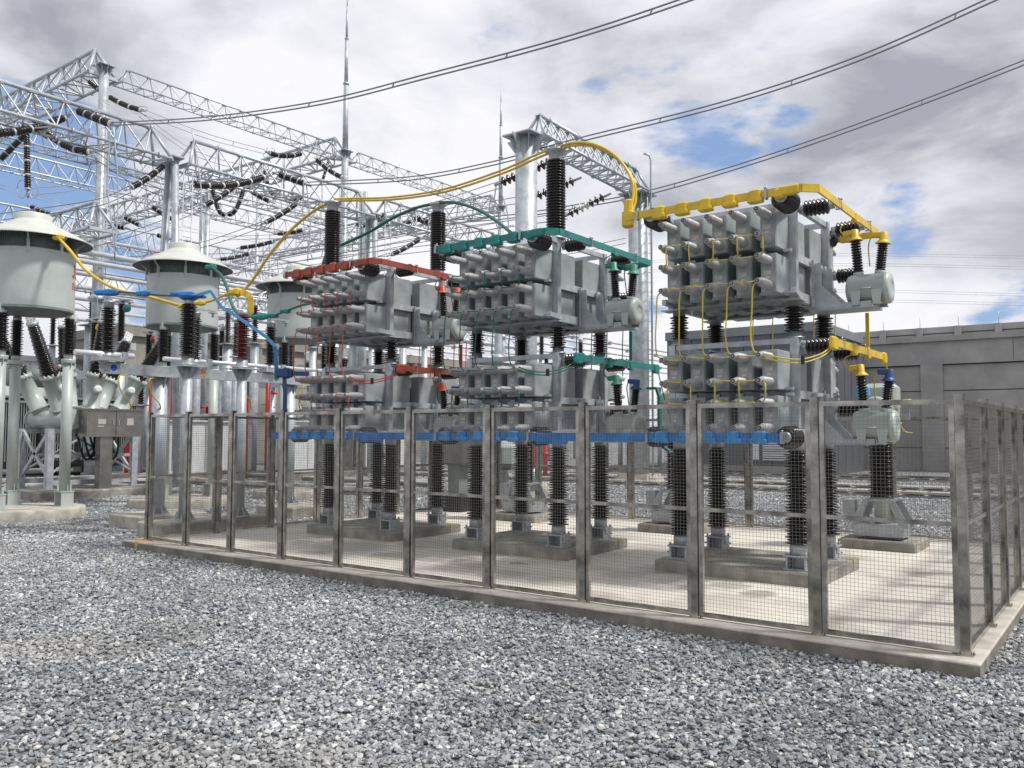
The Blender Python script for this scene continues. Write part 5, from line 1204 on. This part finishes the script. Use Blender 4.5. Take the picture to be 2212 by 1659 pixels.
# transformers between reactors and building
def transformer(x, y, sx, sy, h, label, mt):
    r = empty('power_transformer', (x, y, 0), label, 'transformer', 'transformers in the yard')
    q = MB(); q.bevbox((0, 0, h/2+.3), (sx, sy, h), .08); q.bbox((-sx/2-.15, -sy/2-.15, h+.30), (sx/2+.15, sy/2+.15, h+.38)); q.build('tank', M[mt], r)
    for k in range(4):
        q = MB()
        for j in range(14): q.box((sx/2+.75, -sy/2+.3+k*(sy/4)+j*(sy/4*.85/14), h*.52+.3), (1.0, .03, h*.8))
        q.box((sx/2+.75, -sy/2+.3+k*(sy/4)+sy/4*.4, h*.93+.3), (1.05, sy/4*.85, .08)); q.build('radiator', M[mt], r)
    q = MB(); q.lathe([(.1, -1.3), (.42, -1.28), (.42, 1.28), (.1, 1.3)], (0, 0, h+1.2), (0, 1, 0), 20); q.box((0, .8, h+.6), (.2, .1, .6)); q.box((0, -.8, h+.6), (.2, .1, .6)); q.build('conservator', M[mt], r)
    for k in (-1, 0, 1):
        q = MB(); q.lathe(sheds(h+.4, h+1.6, 12, .1, .17, .15), (sx*.25, k*1.0, 0), (.15, k*.08, 1), 14); q.build('bushing', M['porc'], r)
    return r
transformer(-33.5, 9.0, 2.6, 5.5, 2.6, 'dark green grey transformer at the left edge behind the breaker', 'dkgreen')
transformer(-33.5, 24.0, 2.6, 5.5, 2.6, 'pale transformer with finned radiators behind the third reactor', 'white')
# red fire pipes
for i, (px, t, b_, d) in enumerate(((274, 852, 997, 30), (326, 812, 905, 30), (369, 810, 940, 31), (576, 824, 990, 33), (121, 790, 860, 34), (1178, 950, 1010, 30))):
    a = at(px, b_, d); e = at(px, t, d); r = empty('fire_pipe', (a.x, a.y, 0), ('red fire pipe right of the breaker cabinet', 'red fire pipe behind the nearer beam column', 'red fire pipe between the two beam columns', 'red fire pipe left of the blue riser', 'red fire pipe stub behind the slanted bushings', 'short red pipe behind the middle rack')[i], 'pipe', 'red fire pipes')
    q = MB(); q.tube([(0, 0, 0), (0, 0, e.z), (0, .35, e.z+.02)], .085, 12); q.build('pipe', M['red_pipe'], r)
    q = MB(); q.lathe([(.13, .02), (.13, .08)], n=12); q.lathe([(.12, e.z*.6), (.12, e.z*.6+.12)], n=12); q.build('coupling', M['red_pipe'], r)
# red hose post and cabinet behind the fence
a = at(1152, 1030, 18.6)
r = empty('marker_post', (a.x, a.y, 0), 'red topped marker post on a white cone foot behind the middle rack', 'post')
q = MB(); q.box((0, 0, 1.22), (.17, .17, .56)); q.build('sleeve', M['red_pipe'], r); q = MB(); q.cyl((0, 0, .3), (0, 0, .95), .06); q.build('pipe', M['galv'], r); q = MB(); q.lathe([(.42, 0), (.34, .12), (.12, .34), (.08, .38)], n=14); q.build('foot', M['concrete_light'], r)
a = at(985, 1060, 16.8)
r = empty('control_cabinet', (a.x, a.y, 0), 'grey cabinet on a dark tapering pedestal behind the rear fence', 'cabinet')
q = MB(); q.bevbox((0, 0, 1.35), (.8, .6, .62), .02); q.box((.32, -.31, 1.3), (.22, .01, .42)); q.build('box', M['cabinet'], r)
q = MB(); q.box((.05, 0, .74), (.26, .26, .62), taper=1.15); q.build('pedestal', M['blue_dark'] if False else M['dkgreen'], r); q = MB(); q.bevbox((.05, 0, .22), (.5, .45, .42), .03); q.build('base', M['black'], r)
a = at(1090, 990, 18.0)
r = empty('steel_tank', (a.x, a.y, 0), 'rounded green grey housing behind the fence, left of the red marker', 'housing')
q = MB(); q.bevbox((0, 0, 1.18), (.55, .5, .62), .14); q.build('shell', M['tank'], r); q = MB(); q.box((0, 0, .85), (.5, .46, .06)); q.box((0, 0, .4), (.12, .12, .8)); q.build('stand', M['galv'], r)
# far smaller posts seen through the fence
for i, (px, b_, d, h, w) in enumerate(((300, 1020, 30, 2.6, .12), (458, 1005, 33, 4.6, .17), (486, 1000, 34, 5.2, .2), (625, 1010, 30, 3.4, .16), (697, 1008, 31, 3.0, .12), (1215, 1010, 34, 2.3, .1), (1340, 1000, 38, 2.6, .1), (188, 995, 36, 6.2, .25), (1425, 1010, 36, 2.2, .09))):
    a = at(px, b_, d)
    r = empty('equipment_post', (a.x, a.y, 0), ('slim post right of the breaker', 'slim post between the two beam columns, left', 'slim post between the two beam columns, right', 'slim post left of the second fence panels', 'slim post behind the fourth fence panel', 'slim post behind the middle rack', 'slim post left of the ladder column', 'stout post behind the slanted bushings', 'slim post behind the gap between middle and right racks')[i], 'post', 'equipment posts in the yard')
    q = MB(); q.lathe([(w, .2), (w, h)], n=16); q.box((0, 0, h), (w*3.2, w*3.2, .04)); q.build('shaft', M['galv_col'], r)
    q = MB(); q.lathe(sheds(h+.05, h+1.25, 14, .07, .13, .11), n=14); q.lathe([(.09, h+1.25), (.09, h+1.4)], n=12); q.build('insulator', M['porc'], r)
    q = MB(); q.bevbox((0, 0, .08), (.8, .8, .26), .03); q.build('pad', M['concrete'], r)
mb = MB(); mb.bevbox((0, 0, .05), (.34, .07, .07), .015); o = mb.build('plastic_bottle', M['brownbox'], loc=onz(262, 1124, .0)); o.rotation_euler.z = .9; tag(o, 'small green and white packet lying on the gravel by the pads', 'packet')

# more of the dense yard behind the reactors
for i, (px, tp, b_, d, w, ih) in enumerate(((395, 780, 1015, 29, .13, 1.3), (420, 745, 1010, 31, .15, 1.5), (505, 770, 1015, 28, .11, 1.1), (545, 740, 1005, 32, .16, 1.4), (672, 750, 1010, 30, .13, 1.3), (760, 735, 1005, 33, .15, 1.3), (800, 745, 1008, 31, .12, 1.2), (868, 735, 1000, 35, .15, 1.3), (915, 745, 1003, 33, .12, 1.1), (1170, 770, 1000, 38, .13, 1.1), (1255, 790, 1005, 36, .12, 1.0), (105, 745, 990, 36, .13, 1.2), (150, 760, 990, 34, .12, 1.1))):
    a = at(px, b_, d); e = at(px, tp, d); h = e.z-.0
    r = empty('equipment_post', (a.x, a.y, 0), ('insulator post left of the hooded insulator post', 'stout insulator post just right of the hooded insulator post', 'insulator post left of the red brown arrester', 'stout insulator post right of the red brown arrester', 'insulator post hidden behind the left hand rack, leftmost', 'insulator post under the left hand rack, second', 'insulator post under the left hand rack, third', 'insulator post under the left hand rack, fourth', 'insulator post under the left hand rack, fifth', 'insulator post under the middle rack, left', 'insulator post under the middle rack, right', 'insulator post left of the breaker bushings', 'insulator post among the breaker bushings')[i], 'post', 'insulator posts in the yard')
    q = MB(); q.lathe([(w, .2), (w, h)], n=14); q.box((0, 0, h), (w*3, w*3, .04)); q.build('shaft', M['galv_col'], r)
    q = MB(); q.mat(0).lathe(sheds(h+.05, h+ih, 16, .07, .135, .11), n=14); q.mat(1).lathe([(.09, h+ih), (.09, h+ih+.12)], n=12); q.build('insulator', [M['porc'], M['galv']], r)
    if i % 2 == 0: q = MB(); q.box((0, 0, h+ih+.28), (.05, .26, .30)); q.box((0, .05, h+ih+.14), (.2, .3, .03)); q.build('terminal', M['white'], r)
    else: q = MB(); q.tube([(0, 0, h+ih+.1), (.1, .2, h+ih+.5), (.1, .9, h+ih+.75), (.0, 1.7, h+ih+.4)], .03, 8, 6); q.build('jumper', M['alu'], r)
for i, (px, py, d, ln) in enumerate(((470, 880, 30, 2.2), (395, 905, 28, 1.6), (690, 890, 32, 2.6), (820, 880, 34, 2.4), (640, 905, 29, 1.2))):
    a = at(px, 1000, d); r = empty('kiosk', (a.x, a.y, 0), ('pale equipment kiosk between the two beam columns', 'small pale kiosk behind the nearer beam column', 'pale kiosk behind the fourth fence panel', 'pale kiosk under the left hand rack', 'small pale kiosk right of the farther beam column')[i], 'kiosk', 'pale kiosks in the yard')
    q = MB(); q.bevbox((0, 0, 1.15), (.9, ln, 1.7), .03); q.box((0, 0, 2.02), (1.05, ln+.15, .05)); q.build('box', M['white'], r)
    q = MB()
    for k in range(int(ln/.6)+1): q.box((.452, -ln/2+.12+k*.6, 1.15), (.006, .02, 1.5))
    q.build('door_gap', M['hole'], r)
    q = MB(); q.box((0, 0, .15), (.8, ln*.9, .3)); q.build('base', M['concrete'], r)
for i, (px, b_, t, d) in enumerate(((352, 1000, 830, 27.5), (530, 1000, 860, 30), (446, 1000, 880, 33), (604, 990, 850, 31))):
    a = at(px, b_, d); e = at(px, t, d); r = empty('fire_pipe', (a.x, a.y, 0), ('red fire pipe just right of the nearer beam column', 'red fire pipe right of the arrester post', 'thin red fire pipe right of the hooded insulator post', 'red fire pipe behind the dark blue bar')[i], 'pipe', 'red fire pipes')
    q = MB(); q.tube([(0, 0, 0), (0, 0, e.z), (.0, -.4, e.z+.02)], .075, 12); q.build('pipe', M['red_pipe'], r)
lattice('lattice_beam', (-38, 8, 8.2), (-38, 46, 8.2), .9, .9, 34, 'low lattice beam crossing behind the middle hat and the left hand rack', group='deeper lattice beams', rch=.045, rl=.022)
lattice('lattice_beam', (-42, 14, 10.6), (-42, 60, 10.6), .9, .9, 38, 'lattice beam behind the first and second tall insulators', group='deeper lattice beams', rch=.045, rl=.022)
